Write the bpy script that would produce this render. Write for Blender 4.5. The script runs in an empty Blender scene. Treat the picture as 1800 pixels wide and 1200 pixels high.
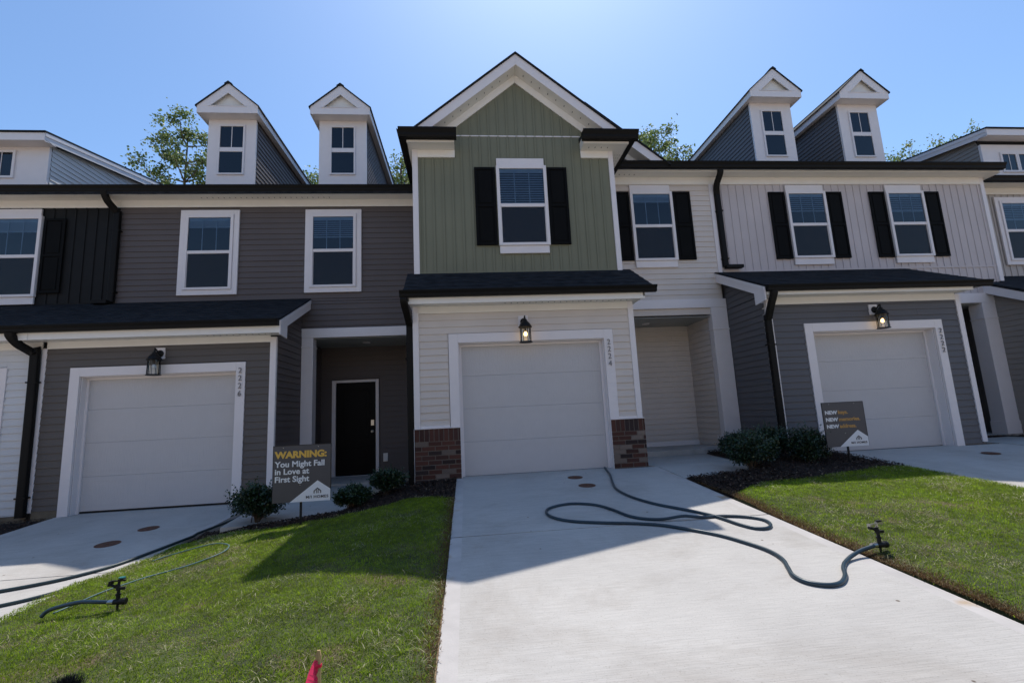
import bpy, math, random
import numpy as np
from mathutils import Matrix, Vector

random.seed(7)
rng = np.random.default_rng(11)
S = bpy.context.scene
COL = S.collection
R = math.radians

# ------------------------------------------------------------------ camera
F_PX = 829.7
YAW, PIT, ROL = R(5.737), R(8.805), R(-2.820)
CAM = Vector((0.120, -7.821, 0.951))
cy, sy, cp, sp, cr, sr = (math.cos(YAW), math.sin(YAW), math.cos(PIT), math.sin(PIT), math.cos(ROL), math.sin(ROL))
Fv = Vector((sy*cp, cy*cp, sp)); R0 = Vector((cy, -sy, 0)); U0 = R0.cross(Fv)
Rv = cr*R0 + sr*U0; Uv = -sr*R0 + cr*U0
cam = bpy.data.cameras.new("camera")
cam.sensor_width = 36; cam.sensor_fit = 'HORIZONTAL'; cam.lens = F_PX/1800*36
cam.clip_start = 0.05; cam.clip_end = 3000
co = bpy.data.objects.new("camera", cam); COL.objects.link(co)
m = Matrix((Rv, Uv, -Fv)).transposed().to_4x4(); m.translation = CAM
co.matrix_world = m
S.camera = co

# ------------------------------------------------------------------ light
SUN_EL, SUN_AZ = R(62.1), R(15.9)          # azimuth from +Y towards +X
w = bpy.data.worlds.new("World"); S.world = w; w.use_nodes = True
nt = w.node_tree
for n in list(nt.nodes): nt.nodes.remove(n)
sky = nt.nodes.new('ShaderNodeTexSky'); sky.sky_type = 'NISHITA'; sky.sun_disc = False
sky.sun_elevation = SUN_EL; sky.sun_rotation = SUN_AZ
sky.air_density = 1.0; sky.dust_density = 0.7; sky.ozone_density = 1.0; sky.altitude = 100
bg = nt.nodes.new('ShaderNodeBackground'); bg.inputs['Strength'].default_value = 0.15
wo = nt.nodes.new('ShaderNodeOutputWorld')
hs = nt.nodes.new('ShaderNodeMixRGB'); hs.blend_type = 'MULTIPLY'; hs.inputs[0].default_value = 1; hs.inputs[2].default_value = (.92, 1.11, 1.27, 1)
nt.links.new(sky.outputs[0], hs.inputs[1]); nt.links.new(hs.outputs[0], bg.inputs[0]); nt.links.new(bg.outputs[0], wo.inputs[0])
sl = bpy.data.lights.new("sun", 'SUN'); sl.energy = 4.5; sl.angle = R(0.53); sl.color = (1, .97, .92)
so = bpy.data.objects.new("sun", sl); COL.objects.link(so)
sd = Vector((math.sin(SUN_AZ)*math.cos(SUN_EL), math.cos(SUN_AZ)*math.cos(SUN_EL), math.sin(SUN_EL)))
so.rotation_euler = sd.to_track_quat('Z', 'Y').to_euler(); so.location = sd*60
S.view_settings.view_transform = 'Standard'; S.view_settings.look = 'None'
S.view_settings.exposure = 0.0; S.view_settings.gamma = 1
S.cycles.max_bounces = 8; S.cycles.diffuse_bounces = 3; S.cycles.transparent_max_bounces = 16

# ------------------------------------------------------------------ materials
def nmat(name):
    mt = bpy.data.materials.new(name); mt.use_nodes = True
    t = mt.node_tree
    return mt, t, t.nodes['Principled BSDF']

def N(t, typ, **kw):
    n = t.nodes.new(typ)
    for k, v in kw.items():
        if hasattr(n, k): setattr(n, k, v)
        else: n.inputs[k].default_value = v
    return n

def mat(name, col, rough=.5, var=.06, scale=6, stretch=(1, 1, 1), bump=0.0, bscale=60, bstretch=(1, 1, 1), metal=0, spec=.5, dirt=None):
    """plain painted / moulded surface: fine colour mottling plus a fine bump"""
    mt, t, b = nmat(name)
    b.inputs['Roughness'].default_value = rough; b.inputs['Metallic'].default_value = metal
    b.inputs['Specular IOR Level'].default_value = spec
    tc = N(t, 'ShaderNodeTexCoord')
    mp = N(t, 'ShaderNodeMapping'); mp.inputs['Scale'].default_value = stretch
    t.links.new(tc.outputs['Object'], mp.inputs[0])
    nz = N(t, 'ShaderNodeTexNoise', Scale=scale, Detail=5)
    t.links.new(mp.outputs[0], nz.inputs['Vector'])
    cr_ = N(t, 'ShaderNodeValToRGB')
    c = np.array(col)
    cr_.color_ramp.elements[0].position = .3; cr_.color_ramp.elements[1].position = .7
    cr_.color_ramp.elements[0].color = (*np.clip(c*(1-var), 0, 1), 1)
    cr_.color_ramp.elements[1].color = (*np.clip(c*(1+var), 0, 1), 1)
    t.links.new(nz.outputs[0], cr_.inputs[0])
    out = cr_.outputs[0]
    if dirt:
        n2 = N(t, 'ShaderNodeTexNoise', Scale=dirt[1], Detail=6)
        t.links.new(tc.outputs['Object'], n2.inputs['Vector'])
        r2 = N(t, 'ShaderNodeValToRGB'); r2.color_ramp.elements[0].position = dirt[2]; r2.color_ramp.elements[1].position = min(1, dirt[2]+.12)
        t.links.new(n2.outputs[0], r2.inputs[0])
        mx = N(t, 'ShaderNodeMixRGB'); mx.inputs[2].default_value = (*dirt[0], 1)
        t.links.new(r2.outputs[0], mx.inputs[0]); t.links.new(out, mx.inputs[1]); out = mx.outputs[0]
    t.links.new(out, b.inputs['Base Color'])
    if bump:
        mp2 = N(t, 'ShaderNodeMapping'); mp2.inputs['Scale'].default_value = bstretch
        t.links.new(tc.outputs['Object'], mp2.inputs[0])
        nb = N(t, 'ShaderNodeTexNoise', Scale=bscale, Detail=4)
        t.links.new(mp2.outputs[0], nb.inputs['Vector'])
        bp = N(t, 'ShaderNodeBump', Strength=1.0, Distance=bump)
        t.links.new(nb.outputs[0], bp.inputs['Height']); t.links.new(bp.outputs[0], b.inputs['Normal'])
    return mt

def siding(name, col, vert=False, var=.05):
    st = (1.2, 1, 14) if not vert else (14, 1, 1.2)
    return mat(name, col, rough=.55, var=var, scale=3, stretch=(.5, .5, .5), bump=.0015, bscale=9, bstretch=st, spec=.3)

M = {}
M['white'] = mat('white_trim', (.75, .70, .69), rough=.45, var=.02, bump=.0006, bscale=25, bstretch=(1, 1, 8))
M['soffit'] = mat('soffit_vinyl', (.76, .72, .66), rough=.5, var=.02)
M['frieze'] = mat('frieze_trim', (.80, .765, .71), rough=.5, var=.02)
M['cream'] = siding('cream_vinyl', (.63, .56, .50))
M['taupe'] = siding('taupe_vinyl', (.115, .095, .088))
M['greige'] = siding('greige_vinyl', (.115, .10, .09))
M['slate'] = siding('slate_grey_vinyl', (.115, .112, .118))
M['paleg'] = siding('pale_grey_vinyl', (.60, .60, .60))
M['tan'] = siding('tan_vinyl', (.27, .245, .22))
M['green'] = siding('sage_board_batten', (.185, .185, .125), True)
M['lilac'] = siding('pale_lilac_board_batten', (.53, .475, .465), True)
M['blackbb'] = mat('black_board_batten', (.013, .013, .013), rough=.6, var=.1, spec=.15)
M['black'] = mat('black_paint', (.010, .010, .010), rough=.5, var=.15, spec=.25)
M['shutter'] = mat('black_shutter', (.006, .006, .006), rough=.65, spec=.08, var=.1, bump=.0008, bscale=10, bstretch=(8, 1, 1))
M['gutter'] = mat('dark_bronze_gutter', (.008, .007, .006), rough=.55, var=.1, spec=.15)
M['garage'] = mat('white_garage_door', (.52, .50, .495), rough=.5, var=.015, bump=.0035, bscale=9, bstretch=(7, 1, 1))
M['metal'] = mat('brushed_nickel', (.45, .44, .42), rough=.3, metal=1)
M['digit'] = mat('grey_numeral', (.20, .19, .19), rough=.4)
M['rust'] = mat('rusty_cast_cover', (.105, .038, .018), rough=.8, var=.35, scale=25, bump=.003, bscale=80)
M['hoseb'] = mat('dark_blue_hose', (.015, .036, .052), rough=.4, var=.1)
M['hoseg'] = mat('dark_green_hose', (.012, .03, .034), rough=.45, var=.15)
M['hosec'] = mat('pale_grey_green_hose', (.09, .17, .165), rough=.5, var=.2)
M['signdark'] = mat('sign_charcoal', (.065, .062, .07), rough=.5, var=.04)
M['signwhite'] = mat('sign_white', (.72, .73, .76), rough=.5, var=.01)
M['gold'] = mat('sign_gold', (.70, .42, .07), rough=.5, var=.02)
M['orange'] = mat('sign_orange', (.50, .27, .07), rough=.5, var=.02)
def ribbonm():
    mt, t, b = nmat('pink_flagging_ribbon'); b.inputs['Base Color'].default_value = (.95, .05, .17, 1); b.inputs['Roughness'].default_value = .35
    tr = N(t, 'ShaderNodeBsdfTranslucent'); tr.inputs[0].default_value = (1, .07, .2, 1); mx = N(t, 'ShaderNodeMixShader'); mx.inputs[0].default_value = .5
    t.links.new(b.outputs[0], mx.inputs[1]); t.links.new(tr.outputs[0], mx.inputs[2]); t.links.new(mx.outputs[0], t.nodes['Material Output'].inputs[0]); return mt
M['wood'] = mat('stake_wood', (.50, .34, .16), rough=.8, var=.2, scale=8, stretch=(6, 6, 1), bump=.001)
M['pink'] = ribbonm()
M['bark'] = mat('bark', (.11, .085, .065), rough=.9, var=.3, scale=5, bump=.02, bscale=8, bstretch=(2, 2, .5))
M['stem'] = mat('shrub_stem', (.08, .055, .035), rough=.9, var=.2)
M['teal'] = mat('teal_plastic', (.03, .22, .22), rough=.35)
M['bristle'] = mat('black_bristle', (.008, .008, .009), rough=.6)
M['room'] = mat('unlit_room_paint', (.012, .014, .018), rough=.9)  # near-black paint standing in for the darkness of unlit interiors
M['blind'] = mat('white_blinds', (.62, .64, .62), rough=.5, var=.02)
M['kraft'] = mat('porch_ceiling', (.34, .34, .32), rough=.6, var=.03)
M['black_door'] = mat('black_door', (.004, .004, .004), rough=.5, spec=.12)
M['mortar'] = mat('mortar', (.15, .125, .105), rough=.95, var=.15, scale=30, bump=.002)
M['clay'] = mat('bounce_clay_ground', (.33, .25, .17), rough=.95, var=.2, scale=.4, bump=.02, bscale=3)  # invented pale clay, chosen to bounce warm light onto the house fronts
M['soil'] = mat('soil_and_turf', (.05, .06, .018), rough=.95, var=.5, scale=3, bump=.02, bscale=15, dirt=((.12, .085, .045), 2.2, .55))

def shingle():
    mt, t, b = nmat('charcoal_shingles'); b.inputs['Roughness'].default_value = .85
    b.inputs['Specular IOR Level'].default_value = .1
    g = N(t, 'ShaderNodeTexCoord'); mp = N(t, 'ShaderNodeMapping'); mp.inputs['Scale'].default_value = (4, 1.5, 14)
    t.links.new(g.outputs['Object'], mp.inputs[0])
    v = N(t, 'ShaderNodeTexNoise', Scale=1.5, Detail=2); t.links.new(mp.outputs[0], v.inputs['Vector'])
    g2 = N(t, 'ShaderNodeTexNoise', Scale=180, Detail=2); t.links.new(g.outputs['Object'], g2.inputs['Vector'])
    mx = N(t, 'ShaderNodeMath', operation='MULTIPLY'); t.links.new(v.outputs[0], mx.inputs[0]); t.links.new(g2.outputs[0], mx.inputs[1])
    c = N(t, 'ShaderNodeValToRGB'); c.color_ramp.elements[0].position = .12; c.color_ramp.elements[1].position = .42
    c.color_ramp.elements[0].color = (.010, .011, .013, 1); c.color_ramp.elements[1].color = (.036, .038, .042, 1)
    t.links.new(mx.outputs[0], c.inputs[0]); t.links.new(c.outputs[0], b.inputs['Base Color'])
    bp = N(t, 'ShaderNodeBump', Distance=.004); t.links.new(g2.outputs[0], bp.inputs['Height']); t.links.new(bp.outputs[0], b.inputs['Normal'])
    return mt
M['shingle'] = shingle()

def concrete():
    mt, t, b = nmat('broom_finished_concrete'); b.inputs['Roughness'].default_value = .9
    b.inputs['Specular IOR Level'].default_value = .2
    g = N(t, 'ShaderNodeTexCoord')
    n1 = N(t, 'ShaderNodeTexNoise', Scale=.9, Detail=6, Roughness=.6); t.links.new(g.outputs['Object'], n1.inputs['Vector'])
    mp = N(t, 'ShaderNodeMapping'); mp.inputs['Scale'].default_value = (1.2, 45, 1); mp.inputs['Rotation'].default_value = (0, 0, R(1.5))
    t.links.new(g.outputs['Object'], mp.inputs[0])
    n2 = N(t, 'ShaderNodeTexNoise', Scale=3.2, Detail=3, Roughness=.7); t.links.new(mp.outputs[0], n2.inputs['Vector'])
    n3 = N(t, 'ShaderNodeTexNoise', Scale=120, Detail=3); t.links.new(g.outputs['Object'], n3.inputs['Vector'])
    c1 = N(t, 'ShaderNodeValToRGB'); e = c1.color_ramp.elements
    e[0].position = .3; e[0].color = (.47, .435, .395, 1); e[1].position = .72; e[1].color = (.565, .525, .475, 1)
    t.links.new(n1.outputs[0], c1.inputs[0])
    c2 = N(t, 'ShaderNodeValToRGB'); e = c2.color_ramp.elements
    e[0].position = .25; e[0].color = (.78, .78, .78, 1); e[1].position = .62; e[1].color = (1, 1, 1, 1)
    t.links.new(n2.outputs[0], c2.inputs[0])
    c3 = N(t, 'ShaderNodeValToRGB'); e = c3.color_ramp.elements
    e[0].position = .27; e[0].color = (.75, .73, .70, 1); e[1].position = .42; e[1].color = (1, 1, 1, 1)
    t.links.new(n3.outputs[0], c3.inputs[0])
    a = N(t, 'ShaderNodeMixRGB', blend_type='MULTIPLY'); a.inputs[0].default_value = 1
    t.links.new(c1.outputs[0], a.inputs[1]); t.links.new(c2.outputs[0], a.inputs[2])
    n4 = N(t, 'ShaderNodeTexNoise', Scale=.55, Detail=8, Roughness=.72, Distortion=.6); t.links.new(g.outputs['Object'], n4.inputs['Vector'])
    c4 = N(t, 'ShaderNodeValToRGB'); e = c4.color_ramp.elements
    e[0].position = .36; e[0].color = (.86, .84, .82, 1); e[1].position = .52; e[1].color = (1, 1, 1, 1)
    t.links.new(n4.outputs[0], c4.inputs[0])
    vo = N(t, 'ShaderNodeTexVoronoi', Scale=3.3); t.links.new(g.outputs['Object'], vo.inputs['Vector'])
    c5 = N(t, 'ShaderNodeValToRGB'); e = c5.color_ramp.elements
    e[0].position = .03; e[0].color = (.30, .25, .21, 1); e[1].position = .045; e[1].color = (1, 1, 1, 1)
    t.links.new(vo.outputs['Distance'], c5.inputs[0])
    a4 = N(t, 'ShaderNodeMixRGB', blend_type='MULTIPLY'); a4.inputs[0].default_value = 1
    t.links.new(c4.outputs[0], a4.inputs[1]); t.links.new(c5.outputs[0], a4.inputs[2])
    a5 = N(t, 'ShaderNodeMixRGB', blend_type='MULTIPLY'); a5.inputs[0].default_value = 1
    t.links.new(a.outputs[0], a5.inputs[1]); t.links.new(a4.outputs[0], a5.inputs[2]); a = a5
    a2 = N(t, 'ShaderNodeMixRGB', blend_type='MULTIPLY'); a2.inputs[0].default_value = 1
    t.links.new(a.outputs[0], a2.inputs[1]); t.links.new(c3.outputs[0], a2.inputs[2])
    t.links.new(a2.outputs[0], b.inputs['Base Color'])
    bp = N(t, 'ShaderNodeBump', Distance=.0022, Strength=.9); t.links.new(n2.outputs[0], bp.inputs['Height']); t.links.new(bp.outputs[0], b.inputs['Normal'])
    return mt
M['concrete'] = concrete()
M['edge'] = mat('smooth_edge_concrete', (.47, .43, .395), rough=.9, var=.12, scale=4, bump=.0012, bscale=90, dirt=((.42, .30, .19), 3.5, .62))

def attr_mat(name, rough=.6, trans=0.0, spec=.3, bump=0):
    mt, t, b = nmat(name); b.inputs['Roughness'].default_value = rough
    b.inputs['Specular IOR Level'].default_value = spec
    at = N(t, 'ShaderNodeAttribute'); at.attribute_name = 'Col'
    t.links.new(at.outputs['Color'], b.inputs['Base Color'])
    if bump:
        g = N(t, 'ShaderNodeTexCoord'); nb = N(t, 'ShaderNodeTexNoise', Scale=70, Detail=5)
        t.links.new(g.outputs['Object'], nb.inputs['Vector'])
        bp = N(t, 'ShaderNodeBump', Distance=bump); t.links.new(nb.outputs[0], bp.inputs['Height']); t.links.new(bp.outputs[0], b.inputs['Normal'])
    if trans:
        tr = N(t, 'ShaderNodeBsdfTranslucent'); t.links.new(at.outputs['Color'], tr.inputs[0])
        mx = N(t, 'ShaderNodeMixShader'); mx.inputs[0].default_value = trans
        t.links.new(b.outputs[0], mx.inputs[1]); t.links.new(tr.outputs[0], mx.inputs[2])
        t.links.new(mx.outputs[0], t.nodes['Material Output'].inputs[0])
    return mt
M['brick'] = attr_mat('red_brick', .85, bump=.003)
M['leaf'] = attr_mat('leaves', .45, .5)
M['shrubleaf'] = attr_mat('holly_leaves', .3, .15, .5)
M['grass'] = attr_mat('turf_blades', .55, .5, .2)
M['chip'] = attr_mat('mulch_chips', .9)

def glass(name, tint, ior, tr=1.0):
    mt, t, b = nmat(name); t.nodes.remove(b)
    fr = N(t, 'ShaderNodeFresnel', IOR=ior)
    gl = N(t, 'ShaderNodeBsdfGlossy', Roughness=.01); gl.inputs[0].default_value = (1, 1, 1, 1)
    tp = N(t, 'ShaderNodeBsdfTransparent'); tp.inputs[0].default_value = (*tint, 1)
    g = N(t, 'ShaderNodeTexCoord'); nb = N(t, 'ShaderNodeTexNoise', Scale=1.5, Detail=1)
    t.links.new(g.outputs['Object'], nb.inputs['Vector'])
    bp = N(t, 'ShaderNodeBump', Distance=.004); t.links.new(nb.outputs[0], bp.inputs['Height']); t.links.new(bp.outputs[0], gl.inputs['Normal'])
    mx = N(t, 'ShaderNodeMixShader')
    t.links.new(fr.outputs[0], mx.inputs[0]); t.links.new(tp.outputs[0], mx.inputs[1]); t.links.new(gl.outputs[0], mx.inputs[2])
    t.links.new(mx.outputs[0], t.nodes['Material Output'].inputs[0])
    return mt
M['glass'] = glass('window_glass', (.40, .52, .68), 1.58)
M['lampglass'] = glass('lantern_glass', (.92, .94, .92), 1.35)
def screen():
    mt, t, b = nmat('insect_screen'); b.inputs['Base Color'].default_value = (.012, .013, .018, 1); b.inputs['Roughness'].default_value = .6
    tp = N(t, 'ShaderNodeBsdfTransparent'); mx = N(t, 'ShaderNodeMixShader'); mx.inputs[0].default_value = .45
    t.links.new(tp.outputs[0], mx.inputs[1]); t.links.new(b.outputs[0], mx.inputs[2])
    t.links.new(mx.outputs[0], t.nodes['Material Output'].inputs[0]); return mt
M['screen'] = screen()
def bulbm():
    mt, t, b = nmat('lit_bulb'); b.inputs['Emission Color'].default_value = (1, .62, .22, 1); b.inputs['Emission Strength'].default_value = 5
    return mt
M['bulb'] = bulbm()

# ------------------------------------------------------------------ mesh builder
def tag(o, label=None, cat=None, group=None, kind=None):
    if label: o['label'] = label
    if cat: o['category'] = cat
    if group: o['group'] = group
    if kind: o['kind'] = kind
    return o

def thing(name, label, cat, loc, group=None, rz=0):
    o = bpy.data.objects.new(name, None); COL.objects.link(o); o.location = loc; o.rotation_euler = (0, 0, rz)
    o.empty_display_size = .2
    return tag(o, label, cat, group)

WL = {}
def wloc(o):
    if o is None: return Vector((0, 0, 0))
    v = Vector(o.location)
    return v + (wloc(o.parent) if o.parent else Vector((0, 0, 0)))

class MB:
    def __init__(s): s.v = []; s.f = []; s.mi = []; s.m = 0; s.c = []; s.col = None
    def quad(s, *p):
        n = len(s.v); s.v.extend([tuple(q) for q in p]); s.f.append(tuple(range(n, n+len(p)))); s.mi.append(s.m)
        if s.col is not None: s.c.extend([s.col]*len(p))
        return s
    def box(s, x0, x1, y0, y1, z0, z1):
        if x0 > x1: x0, x1 = x1, x0
        if y0 > y1: y0, y1 = y1, y0
        if z0 > z1: z0, z1 = z1, z0
        n = len(s.v)
        s.v += [(x0, y0, z0), (x1, y0, z0), (x1, y1, z0), (x0, y1, z0), (x0, y0, z1), (x1, y0, z1), (x1, y1, z1), (x0, y1, z1)]
        for f in ((0, 3, 2, 1), (4, 5, 6, 7), (0, 1, 5, 4), (1, 2, 6, 5), (2, 3, 7, 6), (3, 0, 4, 7)):
            s.f.append(tuple(n+i for i in f)); s.mi.append(s.m)
        if s.col is not None: s.c.extend([s.col]*8)
        return s
    def prism(s, pts, axis, a0, a1):
        """pts 2-D polygon; axis 'x': pts=(y,z); 'y': pts=(x,z); 'z': pts=(x,y)"""
        def P(p, a):
            return {'x': (a, p[0], p[1]), 'y': (p[0], a, p[1]), 'z': (p[0], p[1], a)}[axis]
        n = len(s.v); k = len(pts)
        s.v += [P(p, a0) for p in pts] + [P(p, a1) for p in pts]
        s.f.append(tuple(n+i for i in range(k))); s.f.append(tuple(n+k+i for i in reversed(range(k))))
        for i in range(k):
            j = (i+1) % k; s.f.append((n+i, n+k+i, n+k+j, n+j))
        s.mi += [s.m]*(k+2)
        if s.col is not None: s.c.extend([s.col]*(2*k))
        return s
    def cyl(s, p0, p1, r0, r1=None, k=12, cap=True):
        r1 = r0 if r1 is None else r1
        p0 = Vector(p0); p1 = Vector(p1); d = (p1-p0).normalized()
        a = d.orthogonal().normalized(); b = d.cross(a); n = len(s.v)
        for p, r in ((p0, r0), (p1, r1)):
            for i in range(k):
                t = 2*math.pi*i/k; s.v.append(tuple(p + r*(math.cos(t)*a + math.sin(t)*b)))
        for i in range(k):
            j = (i+1) % k; s.f.append((n+i, n+j, n+k+j, n+k+i)); s.mi.append(s.m)
        if cap:
            s.f.append(tuple(n+i for i in reversed(range(k)))); s.f.append(tuple(n+k+i for i in range(k))); s.mi += [s.m]*2
        if s.col is not None: s.c.extend([s.col]*(2*k))
        return s
    def lathe(s, c, prof, k=16, ax=(0, 0, 1)):
        c = Vector(c); ax = Vector(ax).normalized(); a = ax.orthogonal().normalized(); b = ax.cross(a); n = len(s.v)
        for r, h in prof:
            for i in range(k):
                t = 2*math.pi*i/k; s.v.append(tuple(c + ax*h + r*(math.cos(t)*a+math.sin(t)*b)))
        for q in range(len(prof)-1):
            for i in range(k):
                j = (i+1) % k; s.f.append((n+q*k+i, n+q*k+j, n+(q+1)*k+j, n+(q+1)*k+i)); s.mi.append(s.m)
        s.f.append(tuple(n+i for i in reversed(range(k)))); e = n+(len(prof)-1)*k
        s.f.append(tuple(e+i for i in range(k))); s.mi += [s.m]*2
        return s
    def tube(s, pts, r, k=8, cap=True):
        pts = [Vector(p) for p in pts]; n = len(s.v); L = len(pts); up = Vector((0, 0, 1)); prev = None
        for i, p in enumerate(pts):
            d = (pts[min(i+1, L-1)]-pts[max(i-1, 0)]).normalized()
            if prev is None: a = d.orthogonal().normalized()
            else:
                a = (prev - d*prev.dot(d)); a = a.normalized() if a.length > 1e-6 else d.orthogonal().normalized()
            prev = a; b = d.cross(a); rr = r[i] if isinstance(r, (list, tuple)) else r
            for q in range(k):
                t = 2*math.pi*q/k; s.v.append(tuple(p + rr*(math.cos(t)*a+math.sin(t)*b)))
        for i in range(L-1):
            for q in range(k):
                j = (q+1) % k; s.f.append((n+i*k+q, n+i*k+j, n+(i+1)*k+j, n+(i+1)*k+q)); s.mi.append(s.m)
        if cap:
            s.f.append(tuple(n+i for i in reversed(range(k)))); s.f.append(tuple(n+(L-1)*k+i for i in range(k))); s.mi += [s.m]*2
        return s
    def build(s, name, ms, parent=None, smooth=False, label=None, bevel=0):
        if not isinstance(ms, (list, tuple)): ms = [ms]
        off = wloc(parent)
        me = bpy.data.meshes.new(name)
        me.from_pydata([(a-off.x, b-off.y, c-off.z) for a, b, c in s.v], [], s.f)
        for q in ms: me.materials.append(M[q] if isinstance(q, str) else q)
        if len(ms) > 1: me.polygons.foreach_set('material_index', s.mi)
        if smooth: me.polygons.foreach_set('use_smooth', [True]*len(me.polygons))
        if s.c:
            ca = me.color_attributes.new('Col', 'FLOAT_COLOR', 'POINT')
            ca.data.foreach_set('color', np.array([(*c, 1) for c in s.c], dtype=np.float32).ravel())
        me.update()
        o = bpy.data.objects.new(name, me); COL.objects.link(o)
        if parent: o.parent = parent
        if bevel:
            bv = o.modifiers.new('bevel', 'BEVEL'); bv.width = bevel; bv.segments = 2; bv.limit_method = 'ANGLE'
        if label: o['label'] = label
        return o

def smoothpath(pts, sub=6):
    P = [Vector(p) for p in pts]; out = []
    for i in range(len(P)-1):
        p0 = P[max(i-1, 0)]; p1 = P[i]; p2 = P[i+1]; p3 = P[min(i+2, len(P)-1)]
        for q in range(sub):
            t = q/sub
            out.append(.5*((2*p1)+(p2-p0)*t+(2*p0-5*p1+4*p2-p3)*t*t+(-p0+3*p1-3*p2+p3)*t**3))
    out.append(P[-1]); return out

# lap siding: every course leans out to a lip at its foot
def lap(mb, axis, pos, sgn, z0, z1, rg, e=.1165, d=.018, ph=0.0):
    f = rg if callable(rg) else (lambda z: rg)
    k = math.floor((z0-ph)/e)
    while ph+k*e < z1-1e-4:
        za = max(ph+k*e, z0); zb = min(ph+(k+1)*e, z1); k += 1
        a0, a1 = f(za); b0, b1 = f(zb)
        if a1 <= a0 and b1 <= b0: continue
        if a1 < a0: a0 = a1 = (a0+a1)/2
        if b1 < b0: b0 = b1 = (b0+b1)/2
        o = pos+sgn*d; i = pos+sgn*.002
        if axis == 'x':
            mb.quad((a0, o, za), (a1, o, za), (b1, i, zb), (b0, i, zb)); mb.quad((a0, pos, za), (a1, pos, za), (a1, o, za), (a0, o, za))
            if a1-a0 > 1.4 and k % 2 == 0:
                xq = a0+.3+((k*7919) % 101)/101*(a1-a0-.6)
                mb.prism([(i, zb), (i+sgn*.0025, zb), (o+sgn*.0025, za), (o, za)], 'x', xq, xq+.35)
        else:
            mb.quad((o, a0, za), (o, a1, za), (i, b1, zb), (i, b0, zb)); mb.quad((pos, a0, za), (pos, a1, za), (o, a1, za), (o, a0, za))
    return mb

def batten(mb, x0, x1, y, zlo, zhi, pitch=.175, bw=.036, proud=.013, ph=0.0):
    lo = zlo if callable(zlo) else (lambda x: zlo); hi = zhi if callable(zhi) else (lambda x: zhi)
    k = math.floor((x0-ph)/pitch)
    while ph+k*pitch < x1-1e-4:
        a = max(ph+k*pitch, x0); b = min(ph+(k+1)*pitch, x1); k += 1
        m_ = (a+b)/2
        if hi(a)-lo(a) <= 0 and hi(b)-lo(b) <= 0 and hi(m_)-lo(m_) <= 0: continue
        pts = [(a, y, lo(a)), (b, y, lo(b)), (b, y, max(hi(b), lo(b)))]
        if hi(m_) > max(hi(a), hi(b))+1e-6: pts.append((m_, y, hi(m_)))
        pts.append((a, y, max(hi(a), lo(a)))); mb.quad(*pts)
        if b-a > bw*1.5 and hi(a+bw) > lo(a+bw)+.01:
            mb.prism([(a, lo(a)), (a+bw, lo(a+bw)), (a+bw, hi(a+bw)), (a, max(hi(a), lo(a)+.001))], 'y', y-proud, y-.001)
            # small secondary crease beside the batten
            if b-a > .08: mb.prism([(a+bw+.006, lo(a)), (a+bw+.012, lo(a)), (a+bw+.012, max(hi(a+bw+.012), lo(a)+.001)), (a+bw+.006, max(hi(a+bw+.006), lo(a)+.001))], 'y', y-.004, y-.001)
    return mb

GP = [(0, 0), (-.075, 0), (-.085, .02), (-.088, .05), (-.115, .085), (-.12, .09), (-.12, .108), (-.112, .108), (-.108, .098), (0, .098)]
def gutter_x(mb, x0, x1, y, z, sc=1.15):     # y = back of gutter, z = its underside
    return mb.prism([(y+p[0]*sc*.95, z+p[1]*sc) for p in GP], 'x', x0, x1)
def gutter_y(mb, y0, y1, x, z, sgn, sc=1.2):
    return mb.prism([(x-sgn*p[0]*sc*.95, z+p[1]*sc) for p in GP], 'y', y0, y1)

def downspout(root, pts, w_=.115, d_=.085):
    mb = MB(); P = smoothpath(pts, 5); n = 0
    rings = []
    for i, p in enumerate(P):
        d = (P[min(i+1, len(P)-1)]-P[max(i-1, 0)]).normalized()
        side = Vector((1, 0, 0)); side = (side-d*side.dot(d)).normalized(); fr = d.cross(side)
        ring = []
        for q in range(16):
            t = 2*math.pi*(q+.5)/16; cx_, cy_ = math.cos(t), math.sin(t)
            ex = math.copysign(abs(cx_)**.35, cx_)*w_/2; ey = math.copysign(abs(cy_)**.35, cy_)*d_/2
            rib = 1-.0*q
            ring.append(p + side*ex*rib + fr*ey)
        rings.append(ring)
    for i, ring in enumerate(rings):
        mb.v += [tuple(q) for q in ring]
        if i:
            a = (i-1)*16; b = i*16
            for q in range(16):
                j = (q+1) % 16; mb.f.append((a+q, a+j, b+j, b+q)); mb.mi.append(0)
    o = mb.build('downspout', 'gutter', root)
    # straps on the long straight run
    z0 = pts[-1][2]; z1 = pts[-2][2]
    for zz in (z0+(z1-z0)*.12, z0+(z1-z0)*.86):
        t = (zz-z0)/(z1-z0) if z1 != z0 else 0
        x = pts[-1][0]+(pts[-2][0]-pts[-1][0])*t; y = pts[-1][1]
        MB().box(x-w_/2-.018, x+w_/2+.018, y-d_/2-.003, y+d_/2+.02, zz-.012, zz+.012).build('strap', 'gutter', o)
    return o

# ------------------------------------------------------------------ windows, doors
def blinds(mb, x0, x1, zt, zb, y, pitch=.046):
    mb.box(x0, x1, y-.006, y+.006, zt-.055, zt)
    z = zt-.062
    while z > zb+.02:
        mb.quad((x0, y-.009, z-.019), (x1, y-.009, z-.019), (x1, y+.009, z+.017), (x0, y+.009, z+.017)); z -= pitch
    mb.box(x0, x1, y-.008, y+.008, zb-.012, zb+.012)
    return mb

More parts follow.
